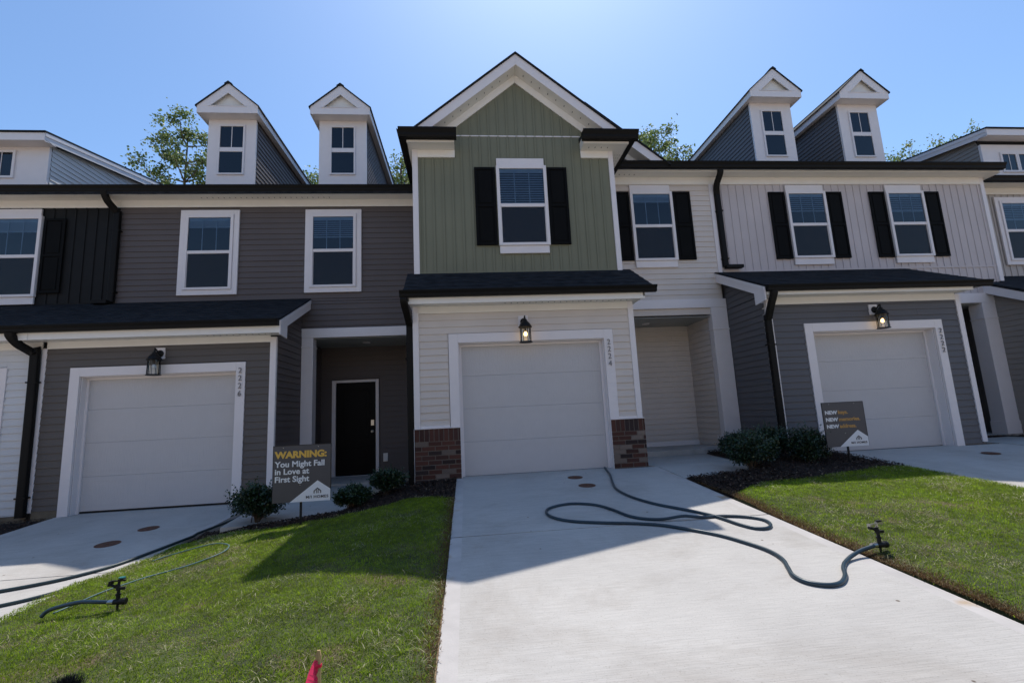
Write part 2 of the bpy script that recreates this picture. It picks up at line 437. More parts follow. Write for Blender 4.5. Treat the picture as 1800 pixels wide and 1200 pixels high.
def window(root, x0, x1, z0, z1, Y, style='head', bl=('stack', .13), cols=3, glass_w=None, label=None, screen_low=True):
    """double hung window; x0..x1,z0..z1 outer edge of the frame; front faces -Y"""
    fr = MB(); f = .058; yb = Y; yf = Y-.062
    a0, a1, c0, c1 = x0+f, x1-f, z0+.05, z1-.062
    zm = c0+(c1-c0)*.5
    fr.box(x0, x0+f, yf, yb, z0, z1); fr.box(x1-f, x1, yf, yb, z0, z1)
    fr.box(x0+f, x1-f, yf, yb, z1-.062, z1); fr.box(x0+f, x1-f, yf, yb, z0, z0+.05)
    fr.box(a0, a1, yf+.012, yb, zm-.033, zm+.033)
    fr.box(a0, a0+.012, yf+.02, yb, c0, zm-.033); fr.box(a1-.012, a1, yf+.02, yb, c0, zm-.033)
    W = fr.build('window', 'white', root, label=label, bevel=.004)
    MB().box(a0, a1, Y-.012, Y-.008, c0, c1).build('room_shade_panel', 'room', W)  # flat dark panel on the wall, painted as the room's shade
    up = MB().quad((a0, yf+.022, zm+.033), (a1, yf+.022, zm+.033), (a1, yf+.022, c1), (a0, yf+.022, c1)).build('upper_pane', 'glass', W)
    MB().quad((a0, yf+.034, c0), (a1, yf+.034, c0), (a1, yf+.034, zm-.033), (a0, yf+.034, zm-.033)).build('lower_pane', 'glass', W)
    if screen_low:
        MB().quad((a0+.012, yf+.02, c0), (a1-.012, yf+.02, c0), (a1-.012, yf+.02, zm-.033), (a0+.012, yf+.02, zm-.033)).build('insect_screen', 'screen', W)
    g = MB()
    for i in range(1, cols):
        x = a0+(a1-a0)*i/cols; g.box(x-.008, x+.008, yf+.026, yf+.032, zm+.033, c1)
    g.build('grille', 'blind', W)
    if bl:
        b = MB(); blinds(b, a0+.004, a1-.004, c1-.001, c1-bl[1], yf+.046, .046 if bl[0] != 'stack' else .017)
        b.build('blinds', 'blind', W)
    if style == 'head':
        MB().box(x0+.012, x1-.035, Y-.035, Y, z1+.002, z1+.15).build('head_trim', 'white', W, bevel=.004)
        MB().box(x0+.012, x1-.02, Y-.035, Y, z0-.145, z0-.002).build('sill_trim', 'white', W, bevel=.004)
    if style == 'picture':
        t = .105; c = MB()
        c.box(x0-t, x0-.002, Y-.04, Y, z0-t, z1+t); c.box(x1+.002, x1+t, Y-.04, Y, z0-t, z1+t)
        c.box(x0-.002, x1+.002, Y-.04, Y, z1+.002, z1+t); c.box(x0-.002, x1+.002, Y-.04, Y, z0-t, z0-.002)
        c.build('casing', 'white', W, bevel=.004)
    return W

def shutter(root, x0, x1, z0, z1, Y):
    s = MB(); d = .032; f = .045; zm = z0+(z1-z0)*.5
    s.box(x0, x0+f, Y-d, Y-.001, z0, z1); s.box(x1-f, x1, Y-d, Y-.001, z0, z1)
    for a, b in ((z0, z0+f), (zm-f*.55, zm+f*.55), (z1-f, z1)): s.box(x0+f, x1-f, Y-d, Y-.001, a, b)
    for a, b in ((z0+f, zm-f*.55), (zm+f*.55, z1-f)):
        s.box(x0+f, x1-f, Y-d+.016, Y-.001, a, b); s.box(x0+f+.03, x1-f-.03, Y-d+.006, Y-d+.016, a+.03, b-.03)
    return s.build('shutter', 'shutter', root, bevel=.003)

def garage_door(root, x0, x1, z0, z1, Y, tr=.163, jam=.15, floor=None):
    """Y = wall face; door leaf sits back in the opening; tr = trim width"""
    yf = Y-.03
    t = MB()
    fz = z0-.06
    t.box(x0-tr, x0, yf, Y+.02, fz, z1+tr); t.box(x1, x1+tr, yf, Y+.02, fz, z1+tr)
    t.box(x0, x1, yf, Y+.02, z1, z1+tr)
    tro = t.build('garage_door_surround', 'white', root, bevel=.004)
    j = MB()
    j.box(x0, x0+.012, Y+.021, Y+jam, fz, z1); j.box(x1-.012, x1, Y+.021, Y+jam, fz, z1); j.box(x0+.012, x1-.012, Y+.021, Y+jam, z1-.012, z1)
    j.box(x0+.012, x0+.05, Y+jam-.03, Y+jam, fz, z1-.05); j.box(x1-.05, x1-.012, Y+jam-.03, Y+jam, fz, z1-.05); j.box(x0+.012, x1-.012, Y+jam-.03, Y+jam, z1-.05, z1-.012)
    j.build('jamb', 'white', tro)
    d = MB(); n = 4; h = (z1-z0)/n; yd = Y+jam+.002
    for i in range(n):
        a = z0+i*h+.003; b = z0+(i+1)*h-.003
        d.prism([(yd+.045, a-.002), (yd+.0016, a-.002), (yd, a+.002), (yd, b-.003), (yd+.0016, b+.0015), (yd+.045, b+.0015)], 'x', x0+.01, x1-.01)
        # long pressed panels
        w2 = (x1-x0-.02)
        for k in range(1):
            xa = x0+.01+k*w2+.05; xb = x0+.01+(k+1)*w2-.05; za = a+.075; zb = b-.075
            for (p, q, r_, s_) in ((xa, xb, za, za+.010), (xa, xb, zb-.010, zb)):
                d.box(p, q, yd-.003, yd+.001, r_, s_)
    dd = d.build('garage_door', 'garage', root)
    MB().box(x0+.012, x1-.012, yd-.004, yd+.03, z0-.025, z0+.002).build('bottom_seal', 'black', dd)
    return dd

def text_mesh(name, body, size, mtl, parent, origin, xdir=(1, 0, 0), zdir=(0, 0, 1), bold=.0, thick=.004, space=1.0, align='LEFT', xs=1.0):
    cu = bpy.data.curves.new(name, 'FONT'); cu.body = body; cu.size = size; cu.extrude = thick; cu.offset = bold
    cu.space_character = space; cu.align_x = align; cu.resolution_u = 4
    tmp = bpy.data.objects.new(name, cu); COL.objects.link(tmp)
    dg = bpy.context.evaluated_depsgraph_get(); me = bpy.data.meshes.new_from_object(tmp.evaluated_get(dg))
    bpy.data.objects.remove(tmp); me.name = name
    X = Vector(xdir); Z = Vector(zdir); Nn = X.cross(Z); off = wloc(parent)
    for v in me.vertices:
        p = v.co.copy(); v.co = Vector(origin) + X*p.x*xs + Z*p.y - Nn*(-p.z) - off
    me.materials.clear(); me.materials.append(M[mtl])
    o = bpy.data.objects.new(name, me); COL.objects.link(o); o.parent = parent
    return o

def numbers(root, s, x, ztop, Y, dz=.122, size=.135):
    for i, ch in enumerate(s):
        text_mesh('house_numeral', ch, size, 'digit', root, (x, Y-.045, ztop-.1-i*dz), bold=-.0005, thick=.006, align='CENTER', xs=.95)

def lantern(root, x, Y, zc, lit=True):
    """zc = bottom of the cap; wall face at Y"""
    L = MB(); yc = Y-.17; zt = zc+.02
    # arm + canopy + roof, one casting
    L.lathe((x, Y-.03, zc+.12), [(.062, 0), (.062, .014), (.03, .035), (.014, .05)], 16, (0, -1, 0))
    L.tube(smoothpath([(x, Y-.07, zc+.12), (x, Y-.12, zc+.165), (x, yc, zc+.19), (x, yc, zc+.14)], 5), .012, 8)
    L.lathe((x, yc, zc), [(.112, -.006), (.116, .004), (.104, .016), (.088, .05), (.055, .09), (.036, .105), (.036, .125), (.018, .14), (.014, .165), (.004, .19)], 16)
    L.lathe((x, yc, zc-.262), [(.085, 0), (.112, .004), (.108, .016), (.085, .02)], 16)
    for i in range(8):
        t = 2*math.pi*(i+.35)/8; c, s_ = math.cos(t), math.sin(t)
        L.cyl((x+.098*c, yc+.098*s_, zc-.25), (x+.092*c, yc+.092*s_, zc), .0042, k=6)
    L.cyl((x, yc, zc-.01), (x, yc, zc-.075), .016, k=10)
    o = L.build('wall_lantern', 'black', root)
    MB().box(x-.095, x+.075, Y-.03, Y, zc+.03, zc+.225).build('mounting_block', 'white', o, bevel=.008)
    g = MB(); g.lathe((x, yc, zc-.24), [(.082, 0), (.08, .235)], 20); g.f = g.f[:-2]; g.mi = g.mi[:-2]
    g.build('glass_shade', 'lampglass', o, smooth=True)
    b = MB(); b.lathe((x, yc, zc-.15), [(.004, 0), (.024, .006), (.033, .03), (.028, .052), (.014, .075)], 14)
    b.build('bulb', 'bulb' if lit else 'signwhite', o, smooth=True)
    if lit:
        pl = bpy.data.lights.new('bulb_light', 'POINT'); pl.energy = .15; pl.color = (1, .68, .36); pl.shadow_soft_size = .03
        po = bpy.data.objects.new('bulb_light', pl); COL.objects.link(po); po.parent = o; po.location = Vector((x, yc-.0, zc-.19))-wloc(o)
    return o

def vent_soffit(mb, x0, x1, y0, y1, z, sl=0.0):
    mb.box(x0, x1, y0, y1, z, z+.012)
def vents(mb, x0, x1, y, z, step=.1):
    x = x0+.05
    while x < x1: mb.box(x, x+.012, y-.02, y+.02, z-.002, z); x += step

# ------------------------------------------------------------------ ground function
def sm(t): t = min(max(t, 0), 1); return t
def T(x, y):
    z = .07*min(y, 0)
    if y < -9: z = .07*-9 + .01*(y+9)
    z += -.31*sm((-.06-x)/3.3)
    return z
def D26(y): return -.3-.065*max(.69-y, 0) if y > -9 else -.3-.065*9.69+.01*(y+9)

# ------------------------------------------------------------------ townhouse 2224 (sage gable)
SL = .817
h24 = thing('townhouse', 'townhouse 2224 with sage green gable over a cream garage front and brick piers', 'townhouse', (1.2, 0, 0), 'attached townhouses in the row')
cx = 1.235
# garage front walls
wm = MB()
for a, b in ((-.64, -.165), (2.64, 2.95)): lap(wm, 'x', 0, -1, .83, 2.69, (a, b))
lap(wm, 'x', 0, -1, 2.335, 2.69, (-.165, 2.64)); lap(wm, 'y', -.735, -1, -.4, 2.84, (0.03, 2.6)); lap(wm, 'y', 3.045, 1, -.1, 2.84, (0.03, 2.6))
wm.box(-.72, -.17, .002, .03, -.1, 2.84); wm.box(2.66, 3.03, .002, .03, -.1, 2.84)
wm.build('garage_wall', 'cream', h24)
def each(name, mtl, root, *bs, bevel=.004):
    for b_ in bs: MB().box(*b_).build(name, mtl, root, bevel=bevel)
each('corner_board', 'white', h24, (-.735, -.64, -.03, .03, .80, 2.80), (2.95, 3.045, -.03, .03, .80, 2.80))
each('starter_strip', 'white', h24, (-.64, -.165, -.022, .0, .79, .835), (2.64, 2.95, -.022, 0, .79, .835))
MB().box(-.64, 2.95, -.028, 0, 2.68, 2.80).build('garage_frieze_board', 'frieze', h24, bevel=.003)
MB().box(-.745, -.737, -.01, .04, -.35, .8).build('corner_flashing', 'white', h24)
garage_door(h24, 0, 2.485, 0, 2.17, 0, tr=.157)
# brick piers
def bricks(x0, x1, z0, z1, y0, y1):
    s = MB(); zt = z1-.01; sol = .19
    def bcol():
        r_ = random.random()
        if r_ < .5: c = np.array((.085, .034, .024))
        elif r_ < .75: c = np.array((.06, .027, .021))
        elif r_ < .9: c = np.array((.035, .022, .02))
        else: c = np.array((.17, .13, .105))
        return tuple(c*(.8+.4*random.random()))
    def run(a, b, put):
        x = a
        while x < b-.02: yield x
    x = x0
    while x < x1-.02:      # soldier course
        wd = min(.064, x1-x); s.col = bcol(); s.box(x, x+wd, y0, y1, zt-sol, zt); x += wd+.013
    y = y0
    while y < y1-.03:
        y += .0; break
    z = zt-sol-.011; k = 0
    while z-.06 > z0:
        x = x0-(.105 if k % 2 else 0)
        while x < x1-.015:
            a = max(x, x0); b = min(x+.2, x1)
            if b-a > .02: s.col = bcol(); s.box(a, b, y0+random.uniform(-.0015, .0015), y1, z-.060, z)
            x += .213
        z -= .073; k += 1
    return s
for (a, b, zb) in ((-.725, -.005, -.35), (2.495, 3.06, -.12)):
    bo = bricks(a, b, zb, .795, -.055, -.012)
    pr_ = bo.build('brick_pier', 'brick', h24)
    mo = MB(); mo.box(a+.003, b-.003, -.049, .06, zb-.05, .784)
    mo.build('mortar', 'mortar', pr_)
    MB().box(a-.004, b+.004, -.052, -.026, .79, .802).build('cap_flashing', 'white', pr_)
# side of right pier
sb = MB(); zz = .6
# pent roof over garage
y_g, z_g = -.30, 2.995; yw, zw = .342, 3.49; rl, rr = -.86, 3.34
pr0 = MB(); n = 5
for i in range(n):
    t0, t1 = i/n, (i+1)/n
    ya, yb_, za, zb = y_g-.015+(yw+.0-y_g+.015)*t0, y_g-.015+(yw-y_g+.015)*t1, z_g+(zw-z_g)*t0, z_g+(zw-z_g)*t1
    xi0, xi1 = (.07*t0, .07*t1)
    pr0.quad((rl+xi0, ya, za+.014), (rr-xi0*2.2, ya, za+.014), (rr-xi1*2.2, yb_, zb+.004), (rl+xi1, yb_, zb+.004))
    pr0.quad((rl+xi0, ya, za-.01), (rr-xi0*2.2, ya, za-.01), (rr-xi0*2.2, ya, za+.014), (rl+xi0, ya, za+.014))
pr0.prism([(y_g-.01, z_g-.02), (yw, zw-.02), (yw, zw+.0), (y_g-.01, z_g+.0)], 'x', rl+.01, rr-.16)
pr0.build('garage_roof', 'shingle', h24)
MB().prism([(y_g, z_g-.17), (yw, z_g-.17), (yw, zw-.03), (y_g, z_g-.03)], 'x', -.78, -.76).build('roof_end_board', 'white', h24)
MB().prism([(y_g, z_g-.17), (yw, z_g-.17), (yw, zw-.03), (y_g, z_g-.03)], 'x', 3.14, 3.17).build('roof_end_board', 'white', h24)
sf = MB(); sf.box(-.76, 3.14, -.285, -.001, 2.80, 2.815); sf.box(3.045, 3.14, -.0, .34, 2.80, 2.815); sf.box(-.76, -.736, 0, .34, 2.80, 2.815)
so_ = sf.build('garage_soffit', 'soffit', h24)
MB().box(-.78, 3.17, -.30, -.286, 2.785, 2.90).build('fascia', 'frieze', h24, bevel=.002)
vm = MB(); vents(vm, .75, 3.0, -.14, 2.80, .105); vm.build('soffit_vent', 'black', so_)
gutter_x(MB(), -.90, 3.36, -.301, 2.885, 1.0).build('garage_gutter', 'gutter', h24)
# green box walls
gy = .342
gm = MB(); zh = lambda x: 7.26-SL*abs(x-cx)
batten(gm, -.635, 2.955, gy, 3.46, lambda x: min(6.128, zh(x)), ph=-.03)
batten(gm, -.9, 3.4, gy, 6.14, zh, ph=-.03, pitch=.175)
gm.build('gable_wall', 'green', h24)
MB().box(.05, 2.44, gy-.012, gy-.001, 6.125, 6.145).build('joint_strip', 'white', h24)
MB().box(-.63, 2.95, gy-.022, gy-.002, 3.475, 3.505).build('base_strip', 'green', h24)
each('corner_board', 'white', h24, (-.732, -.632, gy-.03, gy+.07, 3.44, 5.84), (2.952, 3.045, gy-.03, gy+.07, 3.44, 5.84))
sw = MB(); lap(sw, 'y', -.72, -1, 2.6, 5.86, (gy+.07, 2.3)); sw.build('box_side_wall', 'cream', h24)
sw = MB(); lap(sw, 'y', 3.035, 1, 2.9, 5.86, (gy+.07, 1.6)); sw.build('box_side_wall', 'cream', h24)
# returns
for a, b, i0, i1, o0, o1, s0, s1, ye in ((-.80, .045, .033, .045, -.80, -.788, -.788, -.733, 1.5), (2.42, 3.28, 2.42, 2.432, 3.268, 3.28, 3.046, 3.268, 1.1)):
    ro_ = MB().box(a, b, .055, .075, 5.83, 6.0).box(a, b, .075, gy-.001, 5.835, 5.85).box(i0, i1, .075, gy, 5.85, 6.0).box(o0, o1, .075, ye, 5.835, 6.0).box(s0, s1, gy, ye, 5.835, 5.85).build('eave_return', 'soffit', h24, bevel=.002)
each('eave_frieze_board', 'frieze', h24, (-.631, .045, gy-.035, gy-.001, 5.69, 5.834), (2.42, 2.951, gy-.035, gy-.001, 5.69, 5.834), bevel=.003)
for a, b in ((-.8, .05), (2.41, 3.28)): MB().prism([(.06, 6.0), (gy, 6.1), (gy, 6.0)], 'x', a, b).build('return_roof', 'shingle', h24)
vm = MB(); y = .45
while y < 1.05:
    for q in range(4): vm.box(3.09+q*.045, 3.10+q*.045, y, y+.012, 5.832, 5.835)
    y += .11
vents(vm, 2.5, 3.0, .2, 5.835, .12); vm.build('soffit_vent', 'black', ro_)
gutter_x(MB(), -.93, .087, .055, 5.87, 1.45).build('gable_gutter', 'gutter', h24); gutter_x(MB(), 2.385, 3.435, .055, 5.87, 1.45).build('gable_gutter', 'gutter', h24)
gutter_y(MB(), -.05, 1.75, -.80, 5.872, -1, 1.40).build('gable_gutter', 'gutter', h24); gutter_y(MB(), -.05, 1.15, 3.28, 5.872, 1, 1.40).build('gable_gutter', 'gutter', h24)
# gable rake, soffit, roof
def gable_end(root, cx, apex, slope, hw, y0, yw, zcut, rake_w=.25, rake_d=.02, mats=('white', 'soffit', 'frieze', 'shingle'), yback=6.0, over=.03):
    """apex = top of roof surface. two mirrored slopes"""
    z = lambda x, dz: apex-dz-slope*abs(x-cx)
    for s_ in (-1, 1):
        xe = cx+s_*hw
        def poly(d0, d1, cut=None):
            xa = xe
            return [(cx, apex-d0), (xa, z(xa, d0)), (xa, z(xa, d1)), (cx, apex-d1)]
        def clipz(P, zc):
            out = []
            for i in range(len(P)):
                a, b = P[i], P[(i+1) % len(P)]
                if a[1] >= zc: out.append(a)
                if (a[1] >= zc) != (b[1] >= zc):
                    t = (zc-a[1])/(b[1]-a[1]); out.append((a[0]+(b[0]-a[0])*t, zc))
            return out
        MB().prism(clipz(poly(.035, rake_w), zcut), 'y', y0, y0+rake_d).build('rake_board', mats[0], root, bevel=.003)
        MB().prism(clipz(poly(rake_w-.012, rake_w), zcut+.01), 'y', y0+rake_d, yw).build('rake_soffit', mats[1], root)
        MB().prism(clipz(poly(rake_w, rake_w+.165), zcut), 'y', yw-.028, yw-.001).build('rake_frieze', mats[2], root, bevel=.003)
        MB().prism(poly(0, .034), 'y', y0-over, yback).build('gable_roof', mats[3], root)
gable_end(h24, cx, 7.66, SL, 2.16, .04, gy, 6.0)
vm = MB()
for i in range(1, 13):
    for s_ in (-1, 1):
        x = cx+s_*i*.15; z = 7.66-.252-SL*i*.15
        vm.prism([(x-.005, z-.002+.004*s_), (x+.005, z-.002-.004*s_), (x+.005, z+.004), (x-.005, z+.004)], 'y', .17, .21)
vm.build('rake_vent', 'black', h24)
# window of the gable
window(h24, .793, 1.729, 3.967, 5.514, gy-.012, 'head', ('slats', .67), 3, label='sage gable window with fully lowered upper blinds')
shutter(h24, .39, .772, 3.985, 5.49, gy-.014); shutter(h24, 1.742, 2.12, 3.985, 5.49, gy-.014)
numbers(h24, '2224', 2.56, 2.155, 0)
lantern(h24, 1.12, 0, 2.375)
# recessed cream bay right of the box
W = 1.465
bm = MB(); lap(bm, 'x', W, -1, 3.16, 5.76, (3.0, 5.56)); bm.build('upper_wall', 'cream', h24)
MB().box(5.55, 5.64, W-.03, W+.02, 3.72, 5.74).build('corner_board', 'white', h24, bevel=.003)
MB().box(3.0, 5.64, W-.03, W-.001, 5.735, 5.90).build('main_frieze_board', 'frieze', h24, bevel=.003)
window(h24, 3.735, 4.675, 4.006, 5.555, W-.014, 'head', ('stack', .17), 3, label='window with a raised blind beside the sage box')
shutter(h24, 3.345, 3.72, 4.02, 5.56, W-.016); shutter(h24, 4.69, 5.09, 4.02, 5.56, W-.016)
# main eave of 2224 right part
sf = MB(); sf.box(3.29, 5.72, 1.19, W-.001, 5.90, 5.912); so_ = sf.build('main_soffit', 'soffit', h24)
MB().box(3.29, 5.72, 1.165, 1.19, 5.885, 6.05).build('main_fascia', 'frieze', h24, bevel=.002)
vm = MB(); vents(vm, 3.35, 3.9, 1.33, 5.90, .11); vm.build('soffit_vent', 'black', so_)
gutter_x(MB(), 3.36, 5.72, 1.165, 5.93, 1.2).build('main_gutter', 'gutter', h24)
# porch
pm = MB(); lap(pm, 'x', 2.576, -1, .1, 2.80, (3.0, 5.29)); lap(pm, 'y', 5.285, -1, .1, 2.80, (W+.14, 2.576)); pm.build('porch_wall', 'cream', h24)
MB().box(3.02, 5.6, W+.02, 2.6, 2.79, 2.80).build('porch_ceiling', 'kraft', h24)
MB().lathe((4.1, 2.1, 2.775), [(.075, 0), (.085, .013)], 20).build('porch_downlight', 'white', h24)
MB().box(3.045, 5.632, W-.03, W+.03, 2.975, 3.16).build('porch_header', 'white', h24, bevel=.004)
c_ = MB(); c_.box(5.285, 5.632, W-.025, W+.27, .1, 2.974); co_ = c_.build('porch_column', 'white', h24, bevel=.004)
each('column_trim', 'white', co_, (5.27, 5.645, W-.037, W+.28, 2.50, 2.52), (5.27, 5.645, W-.037, W+.28, .1, .33))
MB().box(3.05, 5.9, 1.42, 2.7, -.3, .1).build('porch_slab', 'concrete', h24)
MB().box(3.05, 5.28, 2.54, 2.575, .1, .19).build('porch_base_trim', 'white', h24)
# cross gable behind
gable_end(h24, 2.8, 7.39, .80, 1.75, 1.06, 1.36, 6.06, yback=7.0)
MB().prism([(1.6, 6.0), (2.8, 6.97), (4.1, 5.95)], 'y', 1.36, 1.5).build('cross_gable_wall', 'greige', h24)
# core and main roof
cm = MB()
cm.box(-.705, 5.6, 2.62, 11, -.6, 6.0); cm.box(3.02, 5.6, W+.02, 2.7, 2.84, 5.98); cm.box(-.70, 3.02, gy+.03, 2.7, 2.83, 6.05); cm.box(-.70, 3.02, .25, 2.7, -.5, 2.83)
cm.prism([(-.85, 6.0), (cx, 7.38), (3.2, 6.0)], 'y', gy+.03, 5)
cm.build('house_body', 'cream', h24)
def main_roof(root, x0, x1, ye, ze, ridge_y=7.5, slope=.47, dz=.0):
    zr = ze+(ridge_y-ye)*slope; t = .16
    MB().prism([(ye, ze), (ridge_y, zr), (2*ridge_y-ye, ze), (2*ridge_y-ye, ze-t), (ridge_y, zr-t), (ye, ze-t)], 'x', x0, x1).build('main_roof', 'shingle', root)
    MB().prism([(ye+.4, ze-t), (ridge_y, zr-t), (2*ridge_y-ye-.4, ze-t)], 'x', x0+.05, x1-.05).build('attic_wall', 'taupe', root)
main_roof(h24, -.70, 5.66, 1.10, 6.06)
# downspouts: left of the garage front, and the swan neck at right of the cream bay
downspout(h24, [(-.83, -.36, 2.87), (-.83, -.34, 2.80), (-.80, -.14, 2.62), (-.79, .03, 2.50), (-.79, .04, 2.3), (-.785, .04, -.25)])
downspout(h24, [(5.68, 1.13, 5.93), (5.68, 1.16, 5.83), (5.66, 1.30, 5.66), (5.70, 1.40, 5.50), (5.705, 1.41, 5.3), (5.71, 1.41, 3.84)])
MB().box(5.68, 6.05, 1.30, 1.42, 3.795, 3.86).build('downspout_elbow', 'gutter', h24)

# ------------------------------------------------------------------ dormers
def dormer(root, x0, x1, Y, zb, zt, wallmat, apex_h, eave_h, wx0, wx1, wz0, wz1, back, ov=.135, label=None):
    """x0..x1 white face at Y, zb..zt; triangular boxed gable above"""
    c = (x0+x1)/2; f = MB(); f.box(x0, x1, Y-.02, Y+.04, zb, zt)
    D = f.build('dormer', 'white', root, label=label, bevel=.003)
    s = MB()
    lap(s, 'y', x1-.005, 1, zb, zt-.0, (Y+.04, back)); lap(s, 'y', x0+.005, -1, zb, zt-.0, (Y+.04, back)); s.build('side_siding', wallmat, D)
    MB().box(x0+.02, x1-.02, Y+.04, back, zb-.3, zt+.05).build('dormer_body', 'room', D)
    hw = (x1-x0)/2+ov; zt2 = zt
    yo = Y-.3
    # boxed eave + pediment
    p = MB()
    p.box(c-hw, c+hw, yo, yo+.02, zt2-.01, zt2+.17)          # front fascia
    p.box(c-hw, c-hw+.02, yo+.02, back+1, zt2-.01, zt2+.17); p.box(c+hw-.02, c+hw, yo+.02, back+1, zt2-.01, zt2+.17)
    p.box(c-hw+.02, c+hw-.02, yo+.02, Y-.02, zt2, zt2+.012)
    p.box(c-hw+.02, x0, Y-.02, back+1, zt2, zt2+.012); p.box(x1, c+hw-.02, Y-.02, back+1, zt2, zt2+.012)
    ze = zt2+.17; za = apex_h-.03; slp = (za-(ze+.0))/hw; rw = .42
    for s_ in (-1, 1):
        p.prism([(c, za), (c+s_*hw, ze), (c+s_*hw*(1-rw), ze), (c, ze+slp*hw*(1-rw))], 'y', yo-.002, yo+.02)
    p.box(c-hw*.64, c+hw*.64, yo-.012, yo-.0025, ze-.010, ze+.002)
    p.build('pediment_trim', 'white', D)
    MB().prism([(c-hw*.9, ze-.05), (c, za-.03), (c+hw*.9, ze-.05)], 'y', yo+.09, yo+.11).build('pediment_panel', 'soffit', D)
    r_ = MB()
    for s_ in (-1, 1):
        xe = c+s_*(hw+.03); zee = ze-.03*slp
        r_.prism([(c, za+.03), (xe, zee+.03), (xe, zee), (c, za)], 'y', yo-.03, back+1.5)
    r_.prism([(c-.09, za+.03-.05), (c, za+.05), (c+.09, za+.03-.05)], 'y', yo-.035, back+1.5)
    r_.build('dormer_roof', 'shingle', D)
    # window frame
    w_ = MB(); yf = Y-.055; fw = .04; zm = (wz0+wz1)/2
    w_.box(wx0-fw, wx0, yf, Y-.02, wz0-fw, wz1+fw); w_.box(wx1, wx1+fw, yf, Y-.02, wz0-fw, wz1+fw)
    w_.box(wx0, wx1, yf, Y-.02, wz1, wz1+fw); w_.box(wx0, wx1, yf, Y-.02, wz0-fw, wz0); w_.box(wx0, wx1, yf+.008, Y-.02, zm-.055, zm+.055)
    w_.box((wx0+wx1)/2-.008, (wx0+wx1)/2+.008, yf+.012, yf+.02, zm+.055, wz1)
    w_.build('dormer_window_frame', 'white', D, bevel=.003)
    MB().box(wx0, wx1, Y-.026, Y-.021, wz0, wz1).build('dormer_shade_panel', 'room', D)  # dark sheet behind the pane imitates a shaded interior
    MB().quad((wx0, Y-.034, wz0), (wx1, Y-.034, wz0), (wx1, Y-.034, wz1), (wx0, Y-.034, wz1)).build('dormer_pane', 'glass', D)
    return D

# ------------------------------------------------------------------ townhouse 2226 (taupe)
h26 = thing('townhouse', 'townhouse 2226 with dark taupe siding, two dormers and black front door', 'townhouse', (-3.8, .693, -.3), 'attached townhouses in the row')
G3 = .693; W3 = 1.925
wm = MB()
lap(wm, 'x', G3, -1, -.2, 2.42, (-6.83, -6.44)); lap(wm, 'x', G3, -1, -.1, 2.42, (-3.66, -3.26)); lap(wm, 'x', G3, -1, 2.075, 2.42, (-6.44, -3.66))
wm.build('garage_wall', 'greige', h26)
mat('earth_stained_block', (.16, .13, .09), .9, .2)
each('foundation_band', bpy.data.materials['earth_stained_block'], h26, (-6.83, -6.44, G3-.012, G3, -.5, -.2), (-3.66, -3.26, G3-.012, G3, -.5, -.1), bevel=0)
sw = MB(); lap(sw, 'y', -3.165, 1, -.3, 2.60, (G3+.03, W3))
def rk(z):   # under the sloping rake: y grows with z
    return (max(G3+.03, .393+(z-2.56)/.49), W3)
lap(sw, 'y', -3.165, 1, 2.60, 3.36, rk); sw.build('garage_side_wall', 'taupe', h26)
each('corner_board', 'white', h26, (-3.26, -3.155, G3-.03, G3+.035, -.12, 2.50), (-6.90, -6.83, G3-.02, G3+.0, -.22, 2.42))
MB().box(-6.83, -3.26, G3-.028, G3-.001, 2.41, 2.53).build('garage_frieze_board', 'frieze', h26, bevel=.003)
garage_door(h26, -6.287, -3.81, -.27, 1.925, G3, tr=.152)
numbers(h26, '2226', -3.735, 1.985, G3, dz=.132)
lantern(h26, -5.05, G3, 2.145, lit=False)

def shed_roof(root, x0, x1, ye, ze, yw, zw, rake_left=None, rake_right=None):
    s_ = (zw-ze)/(yw-ye); n = 10; r_ = MB(); L = yw-ye
    for i in range(n):
        a = i/n; b = (i+1)/n
        r_.quad((x0, ye+L*a, ze+s_*L*a+.012), (x1, ye+L*a, ze+s_*L*a+.012), (x1, ye+L*b, ze+s_*L*b+.003), (x0, ye+L*b, ze+s_*L*b+.003))
        r_.quad((x0, ye+L*a, ze+s_*L*a-.01), (x1, ye+L*a, ze+s_*L*a-.01), (x1, ye+L*a, ze+s_*L*a+.012), (x0, ye+L*a, ze+s_*L*a+.012))
    r_.prism([(ye, ze-.022), (yw, zw-.022), (yw, zw), (ye, ze)], 'x', x0+.002, x1-.002)
    r_.build('garage_roof', 'shingle', root)
    MB().box(x0, x1, yw-.012, yw-.016+.01, zw, zw+.028).build('roof_flashing', 'gutter', root)
    for xr, sg in ((rake_left, -1), (rake_right, 1)):
        if xr is None: continue
        b = MB(); d = .19
        b.prism([(ye+.01, ze-.03), (yw, zw-.03), (yw, zw-.03-d), (ye+.32, ze-.03-d+s_*.31), (ye+.32, ze-.30), (ye+.01, ze-.27)], 'x', xr, xr+sg*.022)
        b.prism([(ye+.005, ze-.028), (yw, zw-.028), (yw, zw-.10), (ye+.005, ze-.10)], 'x', xr+sg*.022, xr+sg*.034)
        b.build('rake_board', 'white', root, bevel=.002)
shed_roof(h26, -6.90, -2.985, .37, 2.76, W3, 3.49, rake_right=-3.01)
sf = MB(); sf.box(-6.90, -3.0, .41, G3-.001, 2.53, 2.545); so_ = sf.build('garage_soffit', 'soffit', h26)
MB().box(-6.90, -3.01, .385, .41, 2.52, 2.66).build('fascia', 'frieze', h26, bevel=.002)
vm = MB(); vents(vm, -4.3, -3.1, .55, 2.53, .105); vm.build('soffit_vent', 'black', so_)
gutter_x(MB(), -6.90, -3.01, .385, 2.635, 1.0).build('garage_gutter', 'gutter', h26)
